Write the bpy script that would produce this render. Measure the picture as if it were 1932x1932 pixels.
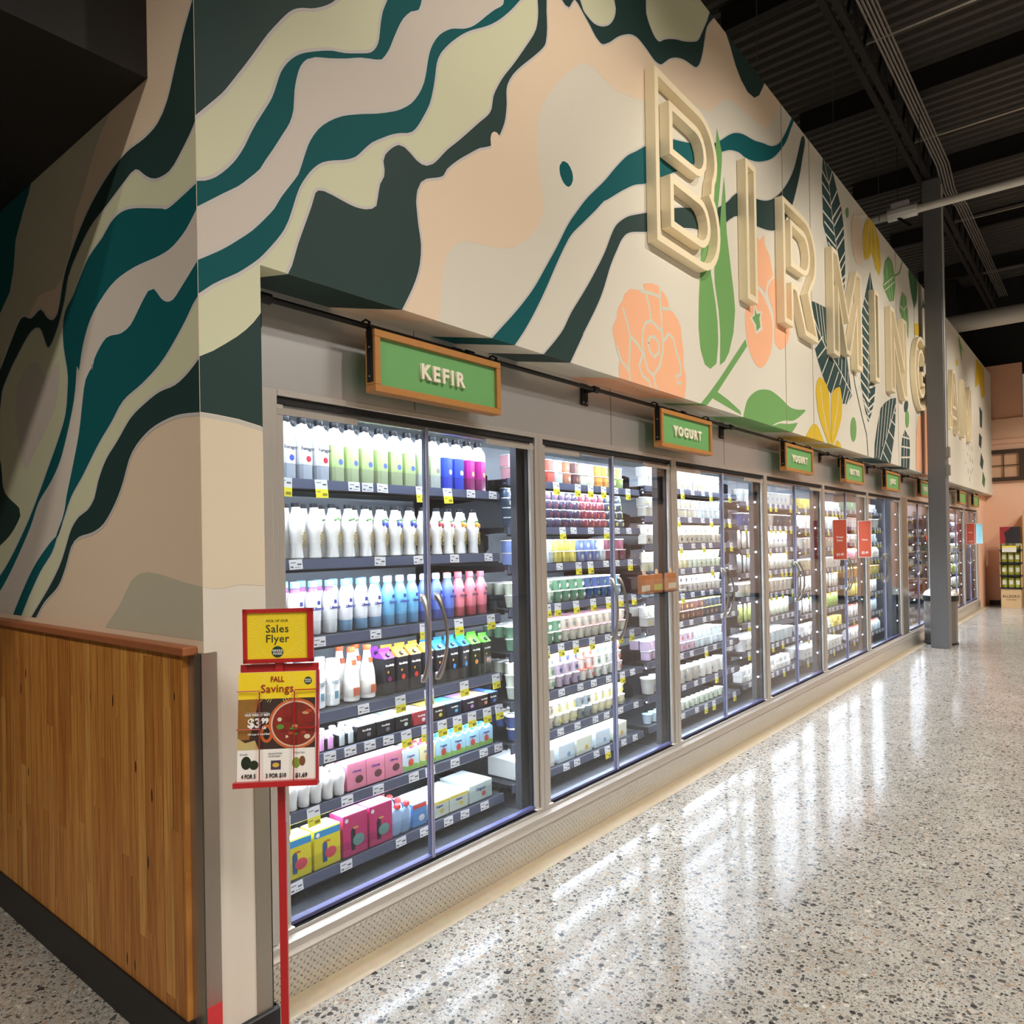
import bpy, bmesh, math, random
from mathutils import Vector, Matrix, geometry
PI=math.pi
for o in list(bpy.data.objects): bpy.data.objects.remove(o)
SC=bpy.context.scene; COL=SC.collection
# ---------------------------------------------------------------- camera
def rad(a): return math.radians(a)
yaw,pit,rol=rad(39.3084),rad(.22),rad(-1.00529)
fw=Vector((-math.sin(yaw)*math.cos(pit),math.cos(yaw)*math.cos(pit),math.sin(pit)))
rt=Vector((math.cos(yaw),math.sin(yaw),0)); up=rt.cross(fw)
r2=rt*math.cos(rol)+up*math.sin(rol); u2=-rt*math.sin(rol)+up*math.cos(rol)
cd=bpy.data.cameras.new('camera'); cam=bpy.data.objects.new('camera',cd); COL.objects.link(cam)
mw=Matrix((r2,u2,-fw)).transposed().to_4x4(); mw.translation=Vector((0,0,1.5)); cam.matrix_world=mw
cd.sensor_width=36; cd.sensor_fit='HORIZONTAL'; cd.lens=1385.57/1932*36; cd.shift_y=(1020.7-966)/1932
cd.clip_start=.05; cd.clip_end=200
SC.camera=cam
# ---------------------------------------------------------------- world, exposure, large lights
SC.view_settings.view_transform='Standard'; SC.view_settings.look='None'
SC.view_settings.gamma=1; SC.view_settings.use_curve_mapping=False
SC.view_settings.exposure=0.3
w=bpy.data.worlds.new('world'); SC.world=w; w.use_nodes=True
w.node_tree.nodes['Background'].inputs[0].default_value=(1,.92,.82,1)
w.node_tree.nodes['Background'].inputs[1].default_value=.15
WARM=(1,.92,.82); NEUT=(1,.96,.91)
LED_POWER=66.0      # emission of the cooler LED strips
def area(name,loc,sx,sy,power,col,direction=(0,0,-1)):
    l=bpy.data.lights.new(name,'AREA'); l.shape='RECTANGLE'; l.size=sx; l.size_y=sy; l.energy=power; l.color=col; l.spread=rad(130)
    o=bpy.data.objects.new(name,l); COL.objects.link(o); o.location=loc
    o.rotation_euler=Vector(direction).to_track_quat('-Z','Y').to_euler(); return o
def spot(name,loc,target,power,col,size=60,blend=.8,r=.06):
    l=bpy.data.lights.new(name,'SPOT'); l.energy=power; l.color=col; l.spot_size=rad(size); l.spot_blend=blend; l.shadow_soft_size=r
    o=bpy.data.objects.new(name,l); COL.objects.link(o); o.location=loc
    o.rotation_euler=(Vector(target)-Vector(loc)).to_track_quat('-Z','Y').to_euler(); return o
# hanging light panels over the aisle and the sales floor (their housings are built further down)
PANELS=[(x,y) for x in (1.6,5.0) for y in (-3,1,5,9,13,17)]
for x,y in PANELS: area('aisle_light',(x,y,4.93),.5,1.6,105,NEUT)
# track spots washing the mural
TRACK=[(0.5,y) for y in (2.6,4.6,6.6,8.8,11,13.5,16)]
for x,y in TRACK: spot('mural_spot',(x,y,4.6),(-2.0,y+.5,2.7),165,WARM,86)
spot('far_wall_fill',(.2,15.6,4.6),(-1.4,18.9,1.6),200,WARM,60)  # added fill light without a fixture, brightens the far wall
spot('corner_spot',(-.5,-2.2,4.6),(-3.2,1.05,.6),210,WARM,60)
spot('corner_spot',(-1.2,-2.0,4.6),(-5.0,1.05,.6),150,WARM,60)
# ---------------------------------------------------------------- materials
def s2l(c): return c/12.92 if c<=.04045 else ((c+.055)/1.055)**2.4
def hexc(h): h=h.lstrip('#'); return tuple(s2l(int(h[i:i+2],16)/255) for i in (0,2,4))+(1,)
MC={}
def mat(h,rough=.5,metal=0,spec=.5,emit=0,name=None,coat=0,var=.0):
    k=(h,rough,metal,spec,emit,coat,var)
    if k in MC: return MC[k]
    m=bpy.data.materials.new(name or 'paint_'+h.strip('#')); m.use_nodes=True; N=m.node_tree; b=N.nodes['Principled BSDF']
    b.inputs['Base Color'].default_value=hexc(h); b.inputs['Roughness'].default_value=rough; b.inputs['Metallic'].default_value=metal
    b.inputs['Specular IOR Level'].default_value=spec; b.inputs['Coat Weight'].default_value=coat; b.inputs['Coat Roughness'].default_value=.08
    if emit: b.inputs['Emission Color'].default_value=hexc(h); b.inputs['Emission Strength'].default_value=emit
    if var:
        n=N.nodes.new('ShaderNodeTexNoise'); n.inputs['Scale'].default_value=30; n.inputs['Detail'].default_value=3
        x=N.nodes.new('ShaderNodeMix'); x.data_type='RGBA'; x.blend_type='MULTIPLY'; x.inputs[0].default_value=var
        tc=N.nodes.new('ShaderNodeTexCoord'); N.links.new(tc.outputs['Object'],n.inputs['Vector'])
        x.inputs[6].default_value=hexc(h); N.links.new(n.outputs['Color'],x.inputs[7]); N.links.new(x.outputs[2],b.inputs['Base Color'])
    MC[k]=m; return m
def nodes(name):
    m=bpy.data.materials.new(name); m.use_nodes=True; N=m.node_tree; return m,N,N.nodes['Principled BSDF'],N.links.new
def nd(N,t,**kw):
    n=N.nodes.new(t)
    for k,v in kw.items():
        if k.startswith('i_'): n.inputs[k[2:].replace('_',' ')].default_value=v
        else: setattr(n,k,v)
    return n
def math_(N,op,a,b=None,cl=False):
    n=N.nodes.new('ShaderNodeMath'); n.operation=op; n.use_clamp=cl
    for i,v in enumerate((a,b)):
        if v is None: continue
        if isinstance(v,(int,float)): n.inputs[i].default_value=v
        else: N.links.new(v,n.inputs[i])
    return n.outputs[0]
def mixc(N,f,a,b,mode='MIX'):
    n=N.nodes.new('ShaderNodeMix'); n.data_type='RGBA'; n.blend_type=mode
    for s,v in ((0,f),(6,a),(7,b)):
        if isinstance(v,(int,float)): n.inputs[s].default_value=v
        elif isinstance(v,tuple): n.inputs[s].default_value=v
        else: N.links.new(v,n.inputs[s])
    return n.outputs[2]
def ramp(N,f,stops):
    r=N.nodes.new('ShaderNodeValToRGB'); e=r.color_ramp.elements
    while len(e)<len(stops): e.new(.5)
    for x,(p,c) in zip(e,stops): x.position=p; x.color=c
    N.links.new(f,r.inputs[0]); return r.outputs[0]
def m_terrazzo():
    m,N,b,L=nodes('terrazzo'); tc=nd(N,'ShaderNodeTexCoord'); o=tc.outputs['Object']
    wn=nd(N,'ShaderNodeTexNoise'); wn.inputs['Scale'].default_value=35; L(o,wn.inputs['Vector'])
    mp=N.nodes.new('ShaderNodeVectorMath'); mp.operation='MULTIPLY_ADD'; L(wn.outputs['Color'],mp.inputs[0]); mp.inputs[1].default_value=(.016,.016,.016); L(o,mp.inputs[2]); o2=mp.outputs[0]
    base=nd(N,'ShaderNodeTexNoise'); base.inputs['Scale'].default_value=3; base.inputs['Detail'].default_value=6; L(o,base.inputs['Vector'])
    col=ramp(N,base.outputs['Fac'],[(.3,hexc('#8f8a80')),(.7,hexc('#a39e94'))])
    for sc,lim,pr in ((170,.42,.62),(76,.44,.6),(38,.40,.36)):
        v=nd(N,'ShaderNodeTexVoronoi'); v.inputs['Scale'].default_value=sc; L(o2,v.inputs['Vector'])
        sp=N.nodes.new('ShaderNodeSeparateColor'); L(v.outputs['Color'],sp.inputs[0])
        inside=math_(N,'LESS_THAN',v.outputs['Distance'],lim)
        pick=math_(N,'LESS_THAN',sp.outputs[0],pr)
        cc=ramp(N,sp.outputs[1],[(0,hexc('#2f2d2c')),(.35,hexc('#5a5652')),(.6,hexc('#8a8178')),(.8,hexc('#8d7660')),(1,hexc('#b9b1a5'))])
        col=mixc(N,math_(N,'MULTIPLY',inside,pick),col,cc)
    L(col,b.inputs['Base Color'])
    rn=nd(N,'ShaderNodeTexNoise'); rn.inputs['Scale'].default_value=6; rn.inputs['Detail'].default_value=4; L(o,rn.inputs['Vector'])
    rr=N.nodes.new('ShaderNodeMapRange'); L(rn.outputs['Fac'],rr.inputs[0]); rr.inputs[3].default_value=.09; rr.inputs[4].default_value=.16; L(rr.outputs[0],b.inputs['Roughness']); b.inputs['Specular IOR Level'].default_value=.10
    bp=nd(N,'ShaderNodeBump'); bp.inputs['Strength'].default_value=.04; bp.inputs['Distance'].default_value=.01; bn=nd(N,'ShaderNodeTexNoise'); bn.inputs['Scale'].default_value=9; L(o,bn.inputs['Vector']); L(bn.outputs['Fac'],bp.inputs['Height']); L(bp.outputs[0],b.inputs['Normal'])
    return m
def m_wood_planks():
    m,N,b,L=nodes('reclaimed_pine'); tc=nd(N,'ShaderNodeTexCoord'); s=N.nodes.new('ShaderNodeSeparateXYZ'); L(tc.outputs['Object'],s.inputs[0])
    px=math_(N,'DIVIDE',s.outputs[0],.058); i=math_(N,'FLOOR',px); fr=math_(N,'FRACT',px)
    w1=N.nodes.new('ShaderNodeTexWhiteNoise'); w1.noise_dimensions='1D'; L(i,w1.inputs['W'])
    zz=math_(N,'ADD',s.outputs[2],math_(N,'MULTIPLY',w1.outputs['Value'],1.7)); j=math_(N,'FLOOR',math_(N,'DIVIDE',zz,.85))
    w2=N.nodes.new('ShaderNodeTexWhiteNoise'); w2.noise_dimensions='1D'; L(math_(N,'ADD',math_(N,'MULTIPLY',i,7.3),math_(N,'MULTIPLY',j,3.1)),w2.inputs['W'])
    base=ramp(N,w2.outputs['Value'],[(0,hexc('#bb7a35')),(.35,hexc('#cb8b42')),(.7,hexc('#d29447')),(1,hexc('#dba355'))])
    cv=N.nodes.new('ShaderNodeCombineXYZ'); L(math_(N,'MULTIPLY',s.outputs[0],60),cv.inputs[0]); L(math_(N,'MULTIPLY',s.outputs[2],2.2),cv.inputs[2]); L(math_(N,'MULTIPLY',w2.outputs['Value'],40),cv.inputs[1])
    g=nd(N,'ShaderNodeTexNoise'); g.inputs['Scale'].default_value=1.6; g.inputs['Detail'].default_value=5; g.inputs['Distortion'].default_value=.8; L(cv.outputs[0],g.inputs['Vector'])
    gr=ramp(N,g.outputs['Fac'],[(.35,hexc('#a97c55')),(.6,(1,1,1,1))])
    col=mixc(N,.55,base,gr,'MULTIPLY')
    kv=N.nodes.new('ShaderNodeCombineXYZ'); L(math_(N,'MULTIPLY',s.outputs[0],14),kv.inputs[0]); L(math_(N,'MULTIPLY',s.outputs[2],3.2),kv.inputs[2]); L(w2.outputs['Value'],kv.inputs[1])
    kn=nd(N,'ShaderNodeTexVoronoi'); kn.inputs['Scale'].default_value=1.1; L(kv.outputs[0],kn.inputs['Vector'])
    col=mixc(N,math_(N,'LESS_THAN',kn.outputs['Distance'],.075),col,hexc('#33190c'))
    edge=math_(N,'MINIMUM',fr,math_(N,'SUBTRACT',1,fr)); seam=math_(N,'LESS_THAN',edge,.03)
    col=mixc(N,math_(N,'MULTIPLY',seam,.55),col,hexc('#4a2c14'))
    L(col,b.inputs['Base Color']); b.inputs['Roughness'].default_value=.42
    return m
def m_brushed(name,h,rough=.3,vert=False):
    m,N,b,L=nodes(name); tc=nd(N,'ShaderNodeTexCoord'); mp=nd(N,'ShaderNodeMapping'); mp.inputs['Scale'].default_value=(40,2,260) if not vert else (200,200,2)
    L(tc.outputs['Object'],mp.inputs[0]); n=nd(N,'ShaderNodeTexNoise'); n.inputs['Scale'].default_value=1; n.inputs['Detail'].default_value=3; L(mp.outputs[0],n.inputs['Vector'])
    b.inputs['Base Color'].default_value=hexc(h); b.inputs['Metallic'].default_value=.82
    rr=N.nodes.new('ShaderNodeMapRange'); L(n.outputs['Fac'],rr.inputs[0]); rr.inputs[3].default_value=rough*.94; rr.inputs[4].default_value=rough*1.07; L(rr.outputs[0],b.inputs['Roughness'])
    return m
def m_tread():
    m,N,b,L=nodes('diamond_plate'); tc=nd(N,'ShaderNodeTexCoord'); s=N.nodes.new('ShaderNodeSeparateXYZ'); L(tc.outputs['Object'],s.inputs[0])
    a=math_(N,'MULTIPLY',math_(N,'ADD',s.outputs[1],s.outputs[2]),38); c=math_(N,'MULTIPLY',math_(N,'SUBTRACT',s.outputs[1],s.outputs[2]),38)
    ck=math_(N,'MODULO',math_(N,'ABSOLUTE',math_(N,'ADD',math_(N,'FLOOR',a),math_(N,'FLOOR',c))),2)
    fa=math_(N,'ABSOLUTE',math_(N,'SUBTRACT',math_(N,'FRACT',a),.5)); fc=math_(N,'ABSOLUTE',math_(N,'SUBTRACT',math_(N,'FRACT',c),.5))
    d1=math_(N,'ADD',math_(N,'MULTIPLY',fa,5),math_(N,'MULTIPLY',fc,2.0)); d2=math_(N,'ADD',math_(N,'MULTIPLY',fa,2.0),math_(N,'MULTIPLY',fc,5))
    d=math_(N,'ADD',math_(N,'MULTIPLY',d1,ck),math_(N,'MULTIPLY',d2,math_(N,'SUBTRACT',1,ck)))
    h=math_(N,'SUBTRACT',1,d,True)
    bp=nd(N,'ShaderNodeBump'); bp.inputs['Strength'].default_value=1; bp.inputs['Distance'].default_value=.006; L(h,bp.inputs['Height']); L(bp.outputs[0],b.inputs['Normal'])
    b.inputs['Base Color'].default_value=hexc('#d8d3c8'); b.inputs['Metallic'].default_value=.75; b.inputs['Roughness'].default_value=.3
    return m
def m_glass(name,tint=(.97,.99,1,1),refl=1.0):
    m=bpy.data.materials.new(name); m.use_nodes=True; N=m.node_tree; N.nodes.clear()
    o=N.nodes.new('ShaderNodeOutputMaterial'); t=N.nodes.new('ShaderNodeBsdfTransparent'); t.inputs[0].default_value=tint
    g=N.nodes.new('ShaderNodeBsdfGlossy'); g.inputs['Roughness'].default_value=.01
    f=N.nodes.new('ShaderNodeFresnel'); x=N.nodes.new('ShaderNodeMixShader'); gm=N.nodes.new('ShaderNodeNewGeometry')
    N.links.new(math_(N,'ADD',1.45,math_(N,'MULTIPLY',gm.outputs['Backfacing'],1/1.45-1.45)),f.inputs[0])
    N.links.new(math_(N,'MULTIPLY',f.outputs[0],refl),x.inputs[0]); N.links.new(t.outputs[0],x.inputs[1]); N.links.new(g.outputs[0],x.inputs[2]); N.links.new(x.outputs[0],o.inputs[0])
    return m
def m_deck():
    return mat('#56514a',.65,.2,name='painted_deck',var=.5)
STEEL=m_brushed('brushed_steel','#d6d4d2',.36); ALU=m_brushed('aluminium','#d2ccc4',.42,True); GUARD=m_brushed('guard_steel','#a8a093',.28,True)
GLASS=m_glass('door_glass'); ACRYL=m_glass('clear_acrylic',(.98,.99,1,1),1.4)
FLOOR=m_terrazzo(); TREAD=m_tread(); PLANK=m_wood_planks()
BLACK=mat('#16161a',.45,name='black_plastic'); GASKET=mat('#0c0c0e',.6,name='black_gasket'); LINER=mat('#9aa0a6',.4,name='liner_grey'); LINERD=mat('#2a2d33',.45,name='liner_dark')
WHITE=mat('#f1efe9',.4,name='white'); IRON=mat('#121110',.5,.4,name='black_iron')
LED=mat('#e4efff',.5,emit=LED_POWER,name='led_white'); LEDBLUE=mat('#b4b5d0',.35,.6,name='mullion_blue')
# ---------------------------------------------------------------- mesh helpers
class MB:
    def __init__(s): s.v=[]; s.f=[]; s.m=[]; s.ms=[]
    def mi(s,m):
        if m not in s.ms: s.ms.append(m)
        return s.ms.index(m)
    def add(s,vs,fs,m):
        b=len(s.v); s.v+=[tuple(v) for v in vs]; k=s.mi(m)
        for f in fs: s.f.append([b+i for i in f]); s.m.append(k)
        return s
    def box(s,x0,x1,y0,y1,z0,z1,m,bev=0):
        x0,x1=sorted((x0,x1)); y0,y1=sorted((y0,y1)); z0,z1=sorted((z0,z1))
        if bev:
            b=min(bev,(x1-x0)/2.01,(y1-y0)/2.01,(z1-z0)/2.01); vs=[];
            for x,sx in((x0,1),(x1,-1)):
                for y,sy in((y0,1),(y1,-1)):
                    for z,sz in((z0,1),(z1,-1)):
                        vs+=[(x,y+sy*b,z+sz*b),(x+sx*b,y,z+sz*b),(x+sx*b,y+sy*b,z)]
            bm=bmesh.new(); 
            for v in vs: bm.verts.new(v)
            bmesh.ops.convex_hull(bm,input=bm.verts); bm.verts.index_update()
            r=s.add([v.co for v in bm.verts],[[v.index for v in f.verts] for f in bm.faces],m); bm.free(); return r
        vs=[(x,y,z) for x in (x0,x1) for y in (y0,y1) for z in (z0,z1)]
        return s.add(vs,[(0,1,3,2),(4,6,7,5),(0,4,5,1),(2,3,7,6),(0,2,6,4),(1,5,7,3)],m)
    def lathe(s,prof,m,n=16,c=(0,0,0),sq=0,sx=1,sy=1,ax='z',caps=True):
        # prof: list of (r,z) ; m: material or list per segment ; sq: superellipse squareness 0..1
        rings=[]
        for r,z in prof:
            ring=[]
            for k in range(n):
                a=2*PI*(k+.5)/n; ca,sa=math.cos(a),math.sin(a)
                q=1/max(abs(ca),abs(sa)); q=1+(min(q,1.32)-1)*sq*1.0
                X,Y=r*ca*q*sx,r*sa*q*sy
                ring.append((c[0]+X,c[1]+Y,c[2]+z) if ax=='z' else ((c[0]+z,c[1]+X,c[2]+Y) if ax=='x' else (c[0]+Y,c[1]+z,c[2]+X)))
            rings.append(ring)
        b=len(s.v)
        for g in rings: s.v+=g
        for i in range(len(rings)-1):
            mm=s.mi(m[min(i,len(m)-1)] if isinstance(m,list) else m)
            for k in range(n):
                k2=(k+1)%n; s.f.append([b+i*n+k,b+i*n+k2,b+(i+1)*n+k2,b+(i+1)*n+k]); s.m.append(mm)
        if caps:
            s.f.append([b+k for k in range(n)][::-1]); s.m.append(s.mi(m[0] if isinstance(m,list) else m))
            s.f.append([b+(len(rings)-1)*n+k for k in range(n)]); s.m.append(s.mi(m[-1] if isinstance(m,list) else m))
        return s
    def tube(s,pts,r,m,n=8,closed=False):
        P=[Vector(p) for p in pts]; N=len(P); b=len(s.v); prev=None
        for i,p in enumerate(P):
            a=P[i-1] if (i>0 or closed) else P[i]; c=P[(i+1)%N] if (i<N-1 or closed) else P[i]
            t=(c-a).normalized()
            if prev is None: prev=t.orthogonal().normalized()
            u=(prev-t*prev.dot(t)); u=u.normalized() if u.length>1e-6 else t.orthogonal().normalized(); prev=u; w_=t.cross(u)
            rr=r[i] if isinstance(r,(list,tuple)) else r
            for k in range(n):
                an=2*PI*k/n; s.v.append(tuple(p+(u*math.cos(an)+w_*math.sin(an))*rr))
        k0=s.mi(m)
        for i in range(N if closed else N-1):
            j=(i+1)%N
            for k in range(n):
                k2=(k+1)%n; s.f.append([b+i*n+k,b+i*n+k2,b+j*n+k2,b+j*n+k]); s.m.append(k0)
        if not closed:
            s.f.append([b+k for k in range(n)][::-1]); s.m.append(k0); s.f.append([b+(N-1)*n+k for k in range(n)]); s.m.append(k0)
        return s
    def prism(s,poly,a0,a1,m,axis='x',mt=None):
        # poly in the two other axes: axis x -> (y,z), y -> (x,z), z -> (x,y)
        def P(p,a): return (a,p[0],p[1]) if axis=='x' else ((p[0],a,p[1]) if axis=='y' else (p[0],p[1],a))
        n=len(poly); b=len(s.v); s.v+=[P(p,a0) for p in poly]+[P(p,a1) for p in poly]; k0=s.mi(m); k1=s.mi(mt or m)
        for i in range(n): j=(i+1)%n; s.f.append([b+i,b+j,b+n+j,b+n+i]); s.m.append(k0)
        for t in geometry.tessellate_polygon([[Vector((p[0],p[1],0)) for p in poly]]):
            s.f.append([b+i for i in t]); s.m.append(k1); s.f.append([b+n+i for i in t][::-1]); s.m.append(k1)
        return s
    def ring_stroke(s,poly,w_,a0,a1,m,axis='x'):
        # closed outline drawn with a square section strip of width w_
        n=len(poly); ins=[]; outs=[]
        for i in range(n):
            p0=Vector(poly[i-1]); p=Vector(poly[i]); p2=Vector(poly[(i+1)%n])
            d1=(p-p0).normalized(); d2=(p2-p).normalized(); n1=Vector((-d1.y,d1.x)); n2=Vector((-d2.y,d2.x))
            b_=(n1+n2); b_=b_.normalized() if b_.length>1e-4 else n1; k=w_/2/max(.35,b_.dot(n1)); ins.append(p+b_*k); outs.append(p-b_*k)
        def P(p,a): return (a,p[0],p[1]) if axis=='x' else (p[0],a,p[1])
        b=len(s.v); s.v+=[P(p,a0) for p in ins]+[P(p,a0) for p in outs]+[P(p,a1) for p in ins]+[P(p,a1) for p in outs]; k0=s.mi(m)
        for i in range(n):
            j=(i+1)%n
            for q in ([b+2*n+i,b+2*n+j,b+3*n+j,b+3*n+i],[b+i,b+n+i,b+n+j,b+j],[b+i,b+j,b+2*n+j,b+2*n+i],[b+n+i,b+3*n+i,b+3*n+j,b+n+j]): s.f.append(q); s.m.append(k0)
        return s
    def mesh(s,name,smooth=False):
        me=bpy.data.meshes.new(name); me.from_pydata(s.v,[],s.f)
        for m in s.ms: me.materials.append(m)
        me.polygons.foreach_set('material_index',s.m)
        bm=bmesh.new(); bm.from_mesh(me); bmesh.ops.recalc_face_normals(bm,faces=bm.faces); bm.to_mesh(me); bm.free()
        if smooth:
            me.polygons.foreach_set('use_smooth',[True]*len(me.polygons)); me.set_sharp_from_angle(angle=rad(38))
        me.update(); return me
def link(name,me,parent=None,loc=None,label=None,cat=None,group=None,kind=None):
    o=bpy.data.objects.new(name,me); COL.objects.link(o)
    if parent is not None: o.parent=parent
    if loc is not None: o.location=loc
    tag(o,label,cat,group,kind); return o
def tag(o,label=None,cat=None,group=None,kind=None):
    for k,v in (('label',label),('category',cat),('group',group),('kind',kind)):
        if v: o[k]=v
    return o
def empty(name,loc,label,cat,group=None):
    o=bpy.data.objects.new(name,None); COL.objects.link(o); o.location=loc; o.empty_display_size=.05; return tag(o,label,cat,group)
class Proto:
    """a thing and its parts: first call links it, later calls copy it"""
    def __init__(s,name,mesh,cat,parts=()): s.name,s.mesh,s.cat,s.parts,s.first=name,mesh,cat,parts,None
    def put(s,loc,label,group=None,rz=0,rx=0,ry=0):
        if s.first is None:
            r=bpy.data.objects.new(s.name,s.mesh); COL.objects.link(r); s.first=r; s.tree=[]
            for p in s.parts:
                c=link(p[0],p[1],r); subs=[link(q[0],q[1],c) for q in (p[2] if len(p)>2 else ())]; s.tree.append((c,subs))
        else:
            r=s.first.copy(); COL.objects.link(r)
            for c0,subs0 in s.tree:
                c=c0.copy(); COL.objects.link(c); c.parent=r
                for q in subs0: d=q.copy(); COL.objects.link(d); d.parent=c
        r.location=loc; r.rotation_euler=(rx,ry,rz)
        for k in ('label','category','group'):
            if k in r: del r[k]
        tag(r,label,s.cat,group); return r
TX={}
def text_mesh(body,size,depth,m,bold=0.0,align='CENTER',space=1.0,basis=None,squash=1.0):
    """lettering as mesh; by default reads along +y, faces +x"""
    k=(body,size,depth,m.name,bold,align,space,squash,basis is None)
    if basis is None and k in TX: return TX[k]
    cu=bpy.data.curves.new('lettering','FONT'); cu.body=body; cu.size=size; cu.extrude=depth/2; cu.offset=bold; cu.align_x=align; cu.align_y='CENTER'; cu.space_character=space; cu.resolution_u=2
    o=bpy.data.objects.new('lettering',cu); COL.objects.link(o)
    dg=bpy.context.evaluated_depsgraph_get(); me=bpy.data.meshes.new_from_object(o.evaluated_get(dg)); bpy.data.objects.remove(o); bpy.data.curves.remove(cu)
    X,Y,Z=basis or (Vector((0,1,0)),Vector((0,0,1)),Vector((1,0,0)))
    for v in me.vertices:
        c=v.co; v.co=X*(c.x*squash)+Y*c.y+Z*(c.z+depth/2)
    me.materials.clear(); me.materials.append(m); me.update()
    TX[k]=me; return me
def ordn(i):
    return ['first','second','third','fourth','fifth','sixth','seventh','eighth','ninth','tenth','eleventh','twelfth','thirteenth','fourteenth','fifteenth','sixteenth','seventeenth','eighteenth'][i]
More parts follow.
